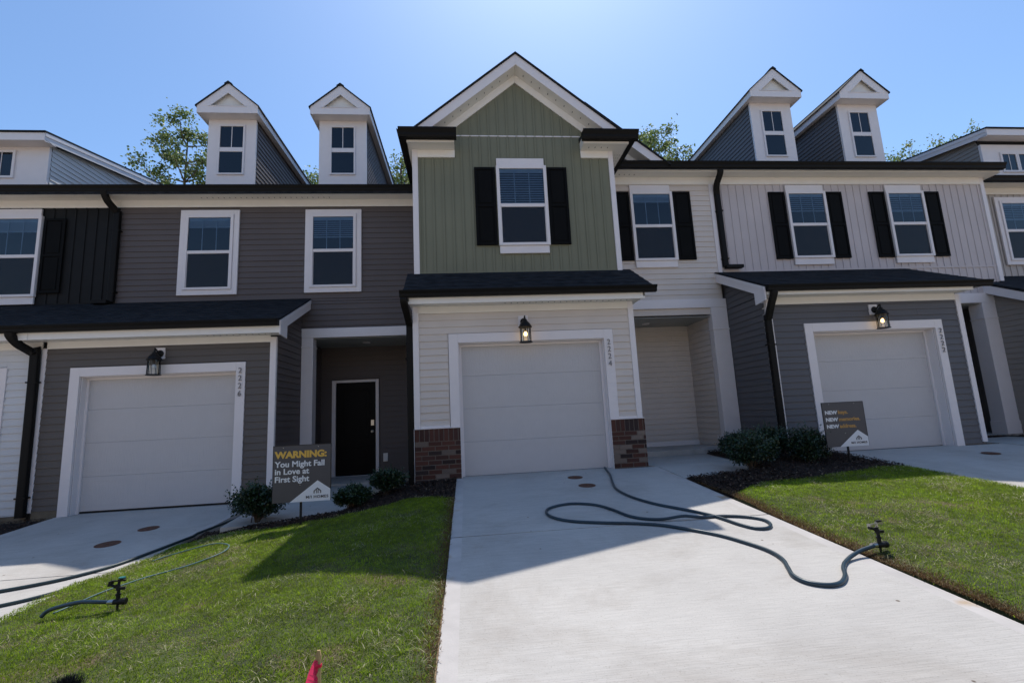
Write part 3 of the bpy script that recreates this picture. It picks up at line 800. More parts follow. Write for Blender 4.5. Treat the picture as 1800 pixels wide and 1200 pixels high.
# upper wall
um = MB(); lap(um, 'x', W3, -1, 3.44, 5.50, (-6.74, -.73)); lap(um, 'x', W3, -1, 2.87, 3.44, (-3.15, -.73)); um.build('upper_wall', 'taupe', h26)
MB().box(-6.75, -.72, W3-.03, W3-.001, 5.48, 5.635).build('main_frieze_board', 'frieze', h26, bevel=.003)
for xa, bl in ((-5.46, ('stack', .2)), (-3.01, ('slats', .44))):
    window(h26, xa, xa+.93, 3.715, 5.30, W3-.012, 'picture', bl, 3, label='taupe wall window with a %s blind' % ('raised' if xa < -4 else 'half lowered'))
sf = MB(); sf.box(-6.75, -.80, 1.655, W3-.001, 5.635, 5.648); so_ = sf.build('main_soffit', 'soffit', h26)
vm = MB(); vents(vm, -5.2, -2.6, 1.8, 5.635, .11); vm.build('soffit_vent', 'black', so_)
MB().box(-6.75, -.80, 1.63, 1.655, 5.62, 5.78).build('main_fascia', 'frieze', h26, bevel=.002)
gutter_x(MB(), -6.75, -.80, 1.63, 5.66, 1.1).build('main_gutter', 'gutter', h26)
# porch 2226
PB = 3.172
pm = MB(); lap(pm, 'x', PB, -1, -.2, 2.66, (-3.15, -2.90)); lap(pm, 'x', PB, -1, -.2, 2.66, (-1.84, -.73)); lap(pm, 'x', PB, -1, 1.92, 2.66, (-2.90, -1.84))
lap(pm, 'y', -3.14, 1, -.2, 2.66, (W3+.2, PB)); lap(pm, 'y', -.735, -1, -.5, 2.88, (0.5, PB)); pm.build('porch_wall', 'taupe', h26)
MB().box(-3.15, -.73, W3+.02, PB+.1, 2.655, 2.665).build('porch_ceiling', 'kraft', h26)
MB().lathe((-2.0, 2.5, 2.63), [(.075, 0), (.085, .013)], 20).build('porch_downlight', 'white', h26)
MB().box(-3.155, -.74, W3-.03, W3+.03, 2.675, 2.865).build('porch_header', 'white', h26, bevel=.004)
co_ = MB().box(-3.15, -2.925, W3-.025, W3+.2, -.25, 2.674).build('porch_column', 'white', h26, bevel=.004)
each('column_trim', 'white', co_, (-3.16, -2.912, W3-.037, W3+.21, 2.48, 2.50), (-3.16, -2.912, W3-.037, W3+.21, -.2, .04))
MB().box(-3.15, -.74, 1.85, 3.3, -.6, -.2).build('porch_slab', 'concrete', h26)
dr = MB(); dr.box(-2.795, -1.935, PB-.03, PB+.01, -.19, 1.84)
for a, b in ((.62, 1.68), (-.06, .44)):
    for p, q, r_, s_ in ((-2.67, -2.06, a, a+.03), (-2.67, -2.06, b-.03, b), (-2.67, -2.64, a+.03, b-.03), (-2.09, -2.06, a+.03, b-.03)): dr.box(p, q, PB-.042, PB-.03, r_, s_)
    dr.box(-2.60, -2.13, PB-.038, PB-.03, a+.07, b-.07)
D_ = dr.build('front_door', 'black_door', h26, bevel=.003)
fm = MB(); fm.box(-2.885, -2.80, PB-.05, PB+.01, -.25, 1.90); fm.box(-1.93, -1.86, PB-.05, PB+.01, -.25, 1.90); fm.box(-2.80, -1.93, PB-.05, PB+.01, 1.845, 1.90); fm.box(-2.80, -1.93, PB-.09, PB+.01, -.25, -.195)
fm.build('door_frame', 'white', D_, bevel=.004)
hd = MB(); hd.box(-2.03, -1.965, PB-.06, PB-.031, .87, .99); hd.lathe((-2.0, PB-.03, .74), [(.028, 0), (.028, .012), (.012, .02), (.012, .05), (.03, .055), (.032, .075), (.015, .085)], 14, (0, -1, 0)); hd.build('door_handle', 'metal', D_)
MB().box(-1.77, -1.67, PB-.05, PB-.012, .07, .25).build('outlet_box', 'frieze', h26, bevel=.006)
# dormers
for (x0, x1, nm) in ((-5.83, -4.73, 'left taupe dormer'), (-3.26, -2.13, 'right taupe dormer')):
    dormer(h26, x0, x1, 3.2, 6.3, 8.31, 'taupe', 9.10, 8.5, (x0+x1)/2-.262, (x0+x1)/2+.262, 6.92, 8.12, 7.4, label=nm)
cm = MB(); cm.box(-6.76, -.74, PB+.02, 11, -.9, 5.65); cm.box(-6.76, -.74, W3+.01, PB+.05, 2.88, 5.64); cm.box(-6.88, -3.17, G3+.25, PB+.05, -.6, 2.7); cm.box(-6.78, -3.17, 1.2, W3+.1, 2.6, 3.0); cm.build('house_body', 'taupe', h26)
main_roof(h26, -6.8, -.70, 1.56, 5.76, 7.8)

# ------------------------------------------------------------------ townhouse 2222 (lilac over slate)
h22 = thing('townhouse', 'townhouse 2222 with pale lilac upper wall above slate grey garage wall, two dormers', 'townhouse', (7.7, .216, 0), 'attached townhouses in the row')
G2 = .216
wm = MB(); lap(wm, 'x', G2, -1, -.1, 2.73, (5.745, 6.34)); lap(wm, 'x', G2, -1, .02, 2.73, (9.14, 9.52)); lap(wm, 'x', G2, -1, 2.34, 2.73, (6.34, 9.14))
wm.build('garage_wall', 'slate', h22)
MB().box(9.14, 9.60, G2-.012, G2, -.2, .02).build('foundation_band', 'mortar', h22)
sw = MB(); lap(sw, 'y', 5.655, -1, -.2, 2.92, (G2+.03, W))
lap(sw, 'y', 5.655, -1, 2.92, 3.66, lambda z: (max(G2+.03, -.084+(z-2.82)/.475), W)); sw.build('garage_side_wall', 'slate', h22)
each('corner_board', 'white', h22, (5.65, 5.745, G2-.03, G2+.10, -.2, 2.83), (9.52, 9.62, G2-.03, G2+.05, .04, 2.83))
MB().box(5.745, 9.52, G2-.028, G2-.001, 2.72, 2.85).build('garage_frieze_board', 'frieze', h22, bevel=.003)
garage_door(h22, 6.502, 8.985, -.0, 2.19, G2, tr=.158, jam=.2)
numbers(h22, '2222', 9.065, 2.185, G2)
lantern(h22, 7.79, G2, 2.445)
shed_roof(h22, 5.46, 9.90, -.10, 3.02, W, 3.74, rake_left=5.49)
sf = MB(); sf.box(5.49, 9.62, -.06, G2-.001, 2.85, 2.865); so_ = sf.build('garage_soffit', 'soffit', h22)
MB().box(5.51, 9.62, -.084, -.06, 2.84, 2.93).build('fascia', 'frieze', h22, bevel=.002)
MB().prism([(-.08, 2.9), (W, 2.9), (W, 3.70), (-.08, 3.0)], 'x', 9.80, 9.82).build('roof_end_board', 'white', h22)
gutter_x(MB(), 5.50, 9.95, -.085, 2.90, 1.0).build('garage_gutter', 'gutter', h22)
downspout(h22, [(5.60, -.15, 2.90), (5.60, -.14, 2.84), (5.585, -.06, 2.68), (5.60, .09, 2.45), (5.61, .13, 2.30), (5.61, .135, -.05)])
um = MB(); batten(um, 5.64, 12.21, W, 3.70, 5.75, ph=5.66); batten(um, 9.6, 12.21, W, 3.10, 3.70, ph=5.66); um.build('upper_wall', 'lilac', h22)
MB().box(5.66, 12.2, W-.02, W-.001, 3.735, 3.775).build('base_strip', 'lilac', h22)
MB().box(12.21, 12.31, W-.03, W+.07, 3.40, 5.90).build('corner_board', 'white', h22, bevel=.004)
MB().box(5.64, 12.21, W-.03, W-.001, 5.735, 5.90).build('main_frieze_board', 'frieze', h22, bevel=.003)
for xa, bl, lb in ((7.307, ('slats', .40), 'left lilac wall window with blinds half down'), (9.727, ('slats', .42), 'right lilac wall window with blinds half down')):
    window(h22, xa, xa+.94, 4.006, 5.555, W-.014, 'head', bl, 3, label=lb)
    shutter(h22, xa-.40, xa-.02, 4.0, 5.545, W-.016); shutter(h22, xa+.955, xa+1.35, 4.0, 5.545, W-.016)
sf = MB(); sf.box(5.72, 12.5, 1.19, W-.001, 5.90, 5.912); sf.box(12.31, 12.5, W, 3, 5.90, 5.912); sf.build('main_soffit', 'soffit', h22)
MB().box(5.72, 12.42, 1.165, 1.19, 5.885, 6.05).build('main_fascia', 'frieze', h22, bevel=.002)
gutter_x(MB(), 5.72, 12.48, 1.165, 5.93, 1.2).build('main_gutter', 'gutter', h22)
pm = MB(); lap(pm, 'x', 2.7, -1, .1, 2.9, (9.5, 12)); lap(pm, 'y', 9.615, 1, -.1, 2.9, (G2+.05, 2.7)); pm.build('porch_wall', 'slate', h22)
MB().box(9.60, 12.0, W+.02, 2.75, 2.89, 2.90).build('porch_ceiling', 'kraft', h22)
MB().box(9.62, 11.96, W-.03, W+.03, 2.91, 3.13).build('porch_header', 'white', h22, bevel=.004)
co_ = MB().box(11.62, 11.955, W-.025, W+.27, 0, 2.909).build('porch_column', 'white', h22, bevel=.004)
each('column_trim', 'white', co_, (11.605, 11.97, W-.037, W+.28, 2.55, 2.57), (11.605, 11.97, W-.037, W+.28, .03, .30))
MB().box(9.62, 12.0, 1.40, 2.8, -.3, .03).build('porch_slab', 'concrete', h22)
MB().box(10.3, 11.25, 2.66, 2.70, .05, 2.1).box(10.24, 10.3, 2.64, 2.70, .05, 2.16).box(11.25, 11.31, 2.64, 2.70, .05, 2.16).build('front_door', 'black_door', h22, bevel=.003)
for (c_x, nm) in ((8.37, 'left slate dormer'), (10.87, 'right slate dormer')):
    dormer(h22, c_x-.57, c_x+.57, 2.9, 6.6, 8.77, 'slate', 9.60, 8.9, c_x-.265, c_x+.265, 7.28, 8.52, 7.4, label=nm)
cm = MB(); cm.box(5.68, 12.29, 2.75, 11, -.6, 6.0); cm.box(5.68, 12.29, W+.02, 2.8, 2.93, 5.98); cm.box(5.68, 9.6, G2+.26, 2.8, -.5, 2.86); cm.box(5.68, 9.6, .9, 1.5, 2.8, 3.2); cm.build('house_body', 'slate', h22)
main_roof(h22, 5.70, 12.45, 1.10, 6.06)

# ------------------------------------------------------------------ left end townhouse (black upper, pale lower)
h28 = thing('townhouse', 'townhouse at the left picture edge with black board and batten above pale grey siding', 'townhouse', (-9, .693, -.3), 'attached townhouses in the row')
um = MB(); batten(um, -11.5, -6.75, W3, 3.44, 5.50, ph=-6.8, pitch=.2); um.build('upper_wall', 'blackbb', h28)
MB().box(-11.5, -6.755, W3-.03, W3-.001, 5.48, 5.635).build('main_frieze_board', 'frieze', h28, bevel=.003)
MB().box(-11.5, -6.755, 1.655, W3-.001, 5.635, 5.648).build('main_soffit', 'soffit', h28)
MB().box(-11.5, -6.755, 1.63, 1.655, 5.62, 5.78).build('main_fascia', 'frieze', h28, bevel=.002)
gutter_x(MB(), -11.5, -6.755, 1.63, 5.66, 1.1).build('main_gutter', 'gutter', h28)
window(h28, -9.07, -8.14, 3.65, 5.30, W3-.014, 'head', ('stack', .26), 3)
shutter(h28, -8.11, -7.72, 3.72, 5.25, W3-.016); shutter(h28, -9.49, -9.10, 3.72, 5.25, W3-.016)
wm = MB(); lap(wm, 'x', G3, -1, -.25, 2.42, (-7.42, -6.905)); lap(wm, 'x', G3, -1, 2.13, 2.42, (-11.5, -7.42)); wm.build('garage_wall', 'paleg', h28)
MB().box(-7.42, -6.905, G3-.012, G3, -.6, -.25).build('foundation_band', bpy.data.materials['earth_stained_block'], h28)
garage_door(h28, -10.05, -7.55, -.3, 1.97, G3, tr=.15)
MB().box(-11.5, -6.905, G3-.028, G3-.001, 2.41, 2.53).build('garage_frieze_board', 'frieze', h28, bevel=.003)
shed_roof(h28, -11.5, -6.905, .37, 2.76, W3, 3.49)
MB().box(-11.5, -6.905, .41, G3-.001, 2.53, 2.545).build('garage_soffit', 'soffit', h28)
MB().box(-11.5, -6.905, .385, .41, 2.52, 2.66).build('fascia', 'frieze', h28, bevel=.002)
gutter_x(MB(), -11.5, -6.905, .385, 2.635, 1.0).build('garage_gutter', 'gutter', h28)
downspout(h28, [(-7.12, .33, 2.64), (-7.12, .35, 2.58), (-7.08, .45, 2.46), (-6.98, .58, 2.34), (-6.955, .62, 2.2), (-6.93, .62, -.27)], .13)
downspout(h28, [(-6.83, 1.57, 5.67), (-6.83, 1.6, 5.6), (-6.82, 1.68, 5.5), (-6.76, 1.82, 5.36), (-6.745, 1.85, 5.2), (-6.75, 1.86, 3.50)])
MB().box(-7.02, -6.74, 1.72, 1.86, 3.455, 3.52).build('downspout_elbow', 'gutter', h28)
cm = MB(); cm.box(-11.5, -6.78, W3+.01, 11, -.9, 5.64); cm.box(-11.5, -6.92, G3+.25, 2, -.8, 2.7); cm.box(-11.5, -6.92, 1.2, 2, 2.6, 3.0); cm.build('house_body', 'paleg', h28)
main_roof(h28, -11.5, -6.81, 1.56, 5.76, 7.8)
def shed_dormer(root, xc, xo, sgn, Y, zb, ztc, zeave, slope, wallmat, wins, yb=7.2):
    """xc = visible corner of the face, xo = far end; sgn = side on which the visible flank lies"""
    a, b = min(xc, xo), max(xc, xo)
    D = MB().box(a, b, Y-.02, Y+.05, zb, ztc).build('shed_dormer', 'white', root, bevel=.003)
    ztc0 = ztc; ztc = zeave-.20+slope*.34
    s = MB()
    lap(s, 'y', xc-sgn*.004, sgn, zb, 8.6, lambda z: (max(Y+.05, Y+(z-ztc)/slope), yb+.4), e=.1165)
    s.build('side_siding', wallmat, D)
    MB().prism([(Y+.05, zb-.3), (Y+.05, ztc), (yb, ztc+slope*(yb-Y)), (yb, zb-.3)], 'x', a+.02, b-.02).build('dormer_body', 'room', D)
    ov = .14; yo = Y-.34; xs = xc+sgn*ov; x2 = xo
    t = MB(); zo = zeave
    lo, hi = min(xs, x2), max(xs, x2)
    t.prism([(yo, zo-.20), (yo+.02, zo-.20), (yo+.02, zo-.0), (yo, zo-.02)], 'x', lo, hi)
    t.prism([(yo+.02, zo-.19), (Y-.02, zo-.19), (Y-.02, zo-.178), (yo+.02, zo-.178)], 'x', lo, hi)
    t.prism([(yo+.02, zo-.22), (yb+.6, zo-.22+slope*(yb+.6-yo)), (yb+.6, zo-.03+slope*(yb+.6-yo)), (yo+.02, zo-.03)], 'x', xs, xs-sgn*.02)
    t.prism([(yo+.02, zo-.10), (yb+.6, zo-.10+slope*(yb+.6-yo)), (yb+.6, zo-.01+slope*(yb+.6-yo)), (yo+.02, zo-.01)], 'x', xs+sgn*.001, xs+sgn*.014)
    t.build('dormer_trim', 'white', D)
    MB().prism([(yo-.03, zo-.01), (yb+.8, zo+slope*(yb+.8-yo)), (yb+.8, zo+.03+slope*(yb+.8-yo)), (yo-.03, zo+.025)], 'x', lo-.02, hi+.02).build('dormer_roof', 'shingle', D)
    for w0, w1, z0, z1 in wins:
        f = .055; q = MB()
        q.box(w0-f, w0, Y-.055, Y-.02, z0-f, z1+f); q.box(w1, w1+f, Y-.055, Y-.02, z0-f, z1+f); q.box(w0, w1, Y-.055, Y-.02, z1, z1+f); q.box(w0, w1, Y-.055, Y-.02, z0-f, z0)
        q.box((w0+w1)/2-.008, (w0+w1)/2+.008, Y-.045, Y-.036, z0, z1)
        q.build('dormer_window_frame', 'white', D, bevel=.003)
        MB().box(w0, w1, Y-.026, Y-.021, z0, z1).build('dormer_shade_panel', 'room', D)  # interior shade painted as a dark sheet, no real opening
        MB().quad((w0, Y-.034, z0), (w1, Y-.034, z0), (w1, Y-.034, z1), (w0, Y-.034, z1)).build('dormer_pane', 'glass', D)
shed_dormer(h28, -9.385, -11.5, 1, 3.34, 6.3, 7.67, 7.83, .2, 'paleg', [(-10.6, -10.13, 6.92, 7.5)])

# ------------------------------------------------------------------ right end townhouse (tan)
h20 = thing('townhouse', 'townhouse at the right picture edge with tan siding and a low white shed dormer', 'townhouse', (14, .3, 0), 'attached townhouses in the row')
sw = MB(); lap(sw, 'y', 11.965, -1, -.2, 2.95, (.35, W+.2)); lap(sw, 'y', 11.965, -1, 2.95, 3.25, lambda z: (max(.35, .1+(z-2.72)/.475), W+.2)); sw.build('garage_side_wall', 'tan', h20)
gw = MB(); lap(gw, 'x', .32, -1, -.1, 2.6, (12.05, 18)); gw.build('garage_wall', 'tan', h20)
MB().box(11.955, 12.05, .29, .39, -.2, 2.6).build('corner_board', 'white', h20, bevel=.004)
MB().prism([(.02, 2.63), (1.6, 3.42), (1.6, 3.20), (.35, 2.58), (.35, 2.44), (.02, 2.46)], 'x', 11.78, 11.76).build('rake_board', 'white', h20)
shed = MB().prism([(.0, 2.66), (2.2, 3.76), (2.2, 3.70), (.0, 2.60)], 'x', 11.75, 18); shed.build('garage_roof', 'shingle', h20)
gutter_x(MB(), 11.78, 18, .02, 2.55, 1.0).build('garage_gutter', 'gutter', h20)
WT = 2.0
um = MB(); batten(um, 12.3, 18, WT, 3.5, 5.75, ph=12.4); um.build('upper_wall', mat('tan_board_batten', (.42, .375, .34), .5, .05), h20)
window(h20, 13.28, 14.22, 4.03, 5.55, WT-.014, 'picture', ('slats', .42), 3)
MB().box(12.3, 18, WT-.03, WT-.001, 5.74, 5.90).build('main_frieze_board', 'frieze', h20)
MB().box(12.3, 18, 1.7, WT-.001, 5.90, 5.912).build('main_soffit', 'soffit', h20)
MB().box(12.3, 18, 1.68, 1.7, 5.885, 6.03).build('main_fascia', 'frieze', h20)
gutter_x(MB(), 12.47, 18, 1.68, 5.91, 1.1).build('main_gutter', 'gutter', h20)
cm = MB(); cm.box(12.32, 18, WT+.01, 11, -.6, 6.0); cm.box(12.0, 18, .4, 2.1, -.6, 2.6); cm.build('house_body', 'tan', h20)
main_roof(h20, 12.47, 18, 1.62, 6.03)
shed_dormer(h20, 14.62, 18.2, -1, 3.1, 6.3, 7.76, 8.05, .17, 'tan', [(15.2, 15.62, 6.98, 7.46), (15.72, 16.14, 6.98, 7.46)])

# ------------------------------------------------------------------ ground sheet
def grid_sheet(name, xs, ys, zf, mtl, parent=None, kind=None, smooth=True):
    s = MB(); nx, ny = len(xs), len(ys)
    for y in ys:
        for x in xs: s.v.append((x, y, zf(x, y)))
    for j in range(ny-1):
        for i in range(nx-1):
            a = j*nx+i; s.f.append((a, a+1, a+nx+1, a+nx)); s.mi.append(0)
    o = s.build(name, mtl, parent, smooth=smooth)
    if kind: o['kind'] = kind
    return o
xs = [-1500, -300, -80, -30] + list(np.arange(-14, 22.1, .5)) + [30, 80, 300, 1500]
ys = [-1500, -300, -80, -30, -20] + list(np.arange(-14, 2.1, .25)) + [6, 12, 30, 80, 300, 1500]
grid_sheet('ground', xs, ys, lambda x, y: (T(x, y)-.09 if x > -3.4 else min(T(x, y), D26(y))-.09), 'clay', kind='structure')

# ------------------------------------------------------------------ driveways and walks
def slab(name, poly, zf, mtl='concrete', th=.1, sub=1, parent=None):
    """poly: (xl(y), xr(y)) rows"""
    s = MB(); rows = []
    for (y, xl, xr) in poly: rows.append([(xl, y, zf(xl, y)), (xr, y, zf(xr, y))])
    for a, b in zip(rows, rows[1:]):
        s.quad(a[0], a[1], b[1], b[0]); s.quad(a[0], b[0], (b[0][0], b[0][1], b[0][2]-th), (a[0][0], a[0][1], a[0][2]-th))
        s.quad(a[1], b[1], (b[1][0], b[1][1], b[1][2]-th), (a[1][0], a[1][1], a[1][2]-th))
    for a in (rows[0], rows[-1]): s.quad(a[0], a[1], (a[1][0], a[1][1], a[1][2]-th), (a[0][0], a[0][1], a[0][2]-th))
    return s
def driveway(xl, xr, ytop, zf, joints, edge=.11, inner=None):
    root = None
    ys_ = [ytop]+joints+[-9.0]
    for k, (a, b) in enumerate(zip(ys_, ys_[1:])):
        a2 = a-(.010 if k else 0)
        e1 = edge if k else 0.0
        rows = [(a2, xl(a2)+edge, xr(a2)-edge), (b+.006, xl(b)+edge, xr(b)-edge)]
        if inner and k == 0: rows = [(inner[0], inner[1], inner[2]), (ytop, inner[1], inner[2])]+[(ytop-.0005, xl(a2)+edge, xr(a2)-edge), rows[1]]
        s = slab('driveway', rows, zf)
        s.m = 1
        for (p, q) in ((0, edge), (None, None)):
            pass
        for side in (0, 1):
            def ex(y): return (xl(y), xl(y)+edge) if side == 0 else (xr(y)-edge, xr(y))
            (p0, p1), (q0, q1) = ex(a2), ex(b+.006)
            za = zf(0, a2); zb = zf(0, b+.006)
            s.quad((p0, a2, za), (p1, a2, za), (q1, b+.006, zb), (q0, b+.006, zb))
            xo_, yo_ = (p0, q0) if side == 0 else (p1, q1)
            s.quad((xo_, a2, za), (yo_, b+.006, zb), (yo_, b+.006, zb-.1), (xo_, a2, za-.1))
        if root is None:
            root = s.build('driveway', ['concrete', 'edge']); root['kind'] = 'structure'
        else:
            s.build('driveway_slab', ['concrete', 'edge'], root)
            MB().box(xl(a), xr(a), a-.009, a+.005, zf(0, a)-.06, zf(0, a)-.014).build('joint_filler', 'black', root)
    return root
zf24 = lambda x, y: .07*min(y, 0)
driveway(lambda y: -.085+.0*y, lambda y: 3.20-.003*y, -.06, zf24, [-2.93, -6.2], inner=(.2, .012, 2.48))
driveway(lambda y: -6.44+.0*y, lambda y: -3.40+.085*(y+.3) if y < .2 else -3.40, .66, lambda x, y: D26(y), [-2.14, -5.5], inner=(.9, -6.28, -3.82))
driveway(lambda y: 6.42, lambda y: 9.9, .17, lambda x, y: .07*min(y, 0)-.004, [-3.1, -6.3], inner=(.4, 6.52, 8.97))
driveway(lambda y: -10.4, lambda y: -7.62, .66, lambda x, y: D26(y), [-2.14, -5.5], inner=(.9, -10.04, -7.63))
# walk 2224
sl_ = slab('walk', [(1.41, 3.05, 5.0), (.2, 3.05, 4.75), (-.05, 3.215, 4.7), (-1.03, 3.215, 4.45)], zf24).build('walkway', 'concrete'); sl_['kind'] = 'structure'
sl_ = slab('walk', [(1.84, -2.9, -1.0), (.8, -3.15, -1.1), (-.3, -3.15, -1.3), (-1.12, -3.1, -1.55)], lambda x, y: -.235+.04*min(y-.5, 0)).build('walkway', 'concrete'); sl_['kind'] = 'structure'
sl_ = slab('walk', [(1.39, 9.9, 11.6), (.1, 9.92, 11.4), (-.9, 9.92, 11.3)], lambda x, y: .07*min(y, 0)-.004).build('walkway', 'concrete'); sl_['kind'] = 'structure'

st_ = MB().box(-60, 60, -17, -9.9, -.80, -.70).build('bounce_road', 'edge'); st_['kind'] = 'structure'  # unseen street behind the camera, added to bounce sunlight at the fronts
st_ = MB().box(-60, 60, -9.88, -9.03, -.72, -.625).build('bounce_sidewalk', 'concrete'); st_['kind'] = 'structure'  # unseen pavement, added as a bounce surface for the house fronts
hx = [-150, -90, -60, -40, -20, 0, 20, 40, 60, 90, 150]; hy = [-90, -60, -45, -38, -32, -26, -20]
grid_sheet('bounce_bank', hx, hy, lambda x, y: -1.2+14.5*min(1, max(0, (-20-y)/20))**.9+.8*math.sin(x*.11+1)*min(1, (-20-y)/10), 'clay', kind='structure')  # invented bank out of frame: blocks low sky, reflects warm light
# cleanout covers
cov = [(1.714, -.53, .115, 'rust brown round cover nearest the white door of garage 2224'), (1.75, -1.104, .12, 'rust brown round cover in front of garage 2224, farther from its door'),
       (-4.37, -.45, .125, 'rust brown round cover nearest the door of garage 2226'), (-4.46, -1.08, .135, 'rust brown round cover in front of garage 2226, farther from its door'), (8.62, -.66, .12, 'rust brown round cover on the driveway at the right')]
for x, y, r_, lb in cov:
    z = (zf24(x, y) if x > -2 else D26(y))-(.004 if x > 5 else 0)
    sl2 = .07 if x > -2 else .065
    c = MB(); c.lathe((x, y, z+.001), [(r_, 0), (r_, .004), (r_*.9, .005), (r_*.88, .003), (.02, .003)], 32, (0, -sl2, 1))
    c.lathe((x, y, z+.003), [(.018, 0), (.012, .006)], 8, (0, -sl2, 1))
    o = c.build('cleanout_cover', 'rust'); tag(o, lb, 'utility cover', 'round utility covers in the driveways')

# ------------------------------------------------------------------ lawns
def vnoise(x, y, s, seed):
    r_ = np.random.default_rng(seed); g = r_.random((64, 64))
    X = np.asarray(x)/s+100.3; Y = np.asarray(y)/s+100.7
    i = np.floor(X).astype(int); j = np.floor(Y).astype(int); fx = X-i; fy = Y-j
    fx = fx*fx*(3-2*fx); fy = fy*fy*(3-2*fy); i %= 64; j %= 64; i2 = (i+1) % 64; j2 = (j+1) % 64
    return (g[i, j]*(1-fx)+g[i2, j]*fx)*(1-fy)+(g[i, j2]*(1-fx)+g[i2, j2]*fx)*fy

def yml(x):   # back edge of the left lawn
    P = [(-3.9, -1.45), (-3.3, -1.28), (-2.92, -1.31), (-2.28, -1.5), (-1.78, -1.43), (-1.22, -1.40), (-.70, -1.06), (-.06, -1.30)]
    return np.interp(x, [p[0] for p in P], [p[1] for p in P])
def ymr(x):
    P = [(3.2, -2.25), (3.5, -2.1), (3.9, -1.85), (4.64, -1.75), (5.4, -1.55), (6.0, -1.33), (6.5, -1.25)]
    return np.interp(x, [p[0] for p in P], [p[1] for p in P])
def xr26(y): return -3.46+.085*(y+.3)
def Tn(x, y):
    x = np.asarray(x, float); y = np.asarray(y, float)
    z = .07*np.minimum(y, 0); z = np.where(y < -9, -.63+.01*(y+9), z)
    return z-.31*np.clip((-.06-x)/3.3, 0, 1)
def lawnz(x, y):
    z = Tn(x, y)+.012+.03*(vnoise(x, y, .9, 3)-.5)+.014*(vnoise(x, y, .22, 4)-.5)
    x = np.asarray(x, float); y = np.asarray(y, float)
    right = x > 2
    hump = .055*np.clip((x-3.25)/.35, 0, 1)*np.clip((6.9-x)/1.0, 0, 1)
    z = z+np.where(right, hump, .03*np.clip((-.1-x)/.3, 0, 1)-.072*np.clip((-2.75-x)/.7, 0, 1)*np.clip((y+2.8)/1.0, 0, 1))
    return z
def lawn_sheet(xl, xr, yb, yf, nx=70, ny=90):
    s = MB(); 
    for j in range(ny+1):
        for i in range(nx+1):
            u = i/nx; v = (j/ny)**1.4
            x_ = None
            y0 = yb
            xm = xl(yf)+(xr(yf)-xl(yf))*u
            for _ in range(3):
                y_ = yb(xm)+(yf-yb(xm))*v; xm = xl(y_)+(xr(y_)-xl(y_))*u
            s.v.append((xm, y_, float(lawnz(xm, y_))-(.035 if i in (0, nx) or j == 0 else 0)))
    for j in range(ny):
        for i in range(nx):
            a = j*(nx+1)+i; s.f.append((a, a+1, a+nx+2, a+nx+1)); s.mi.append(0)
    o = s.build('lawn', 'soil', smooth=True); o['kind'] = 'structure'; return o
def ledge(y): return .075-.13*np.clip((-1.7-np.asarray(y, float))/.9, 0, 1)
XL_R = lambda y: xr26(y)+float(ledge(y))
lawn_sheet(lambda y: XL_R(y), lambda y: -.10, lambda x: float(yml(x)), -9)
def xlr(y): return 3.225-.003*y
def xrr(y): return 6.40
lawn_sheet(xlr, xrr, lambda x: float(ymr(x)), -9)
lawn_sheet(lambda y: 9.93, lambda y: 14.0, lambda x: -1.0, -9, 20, 20)

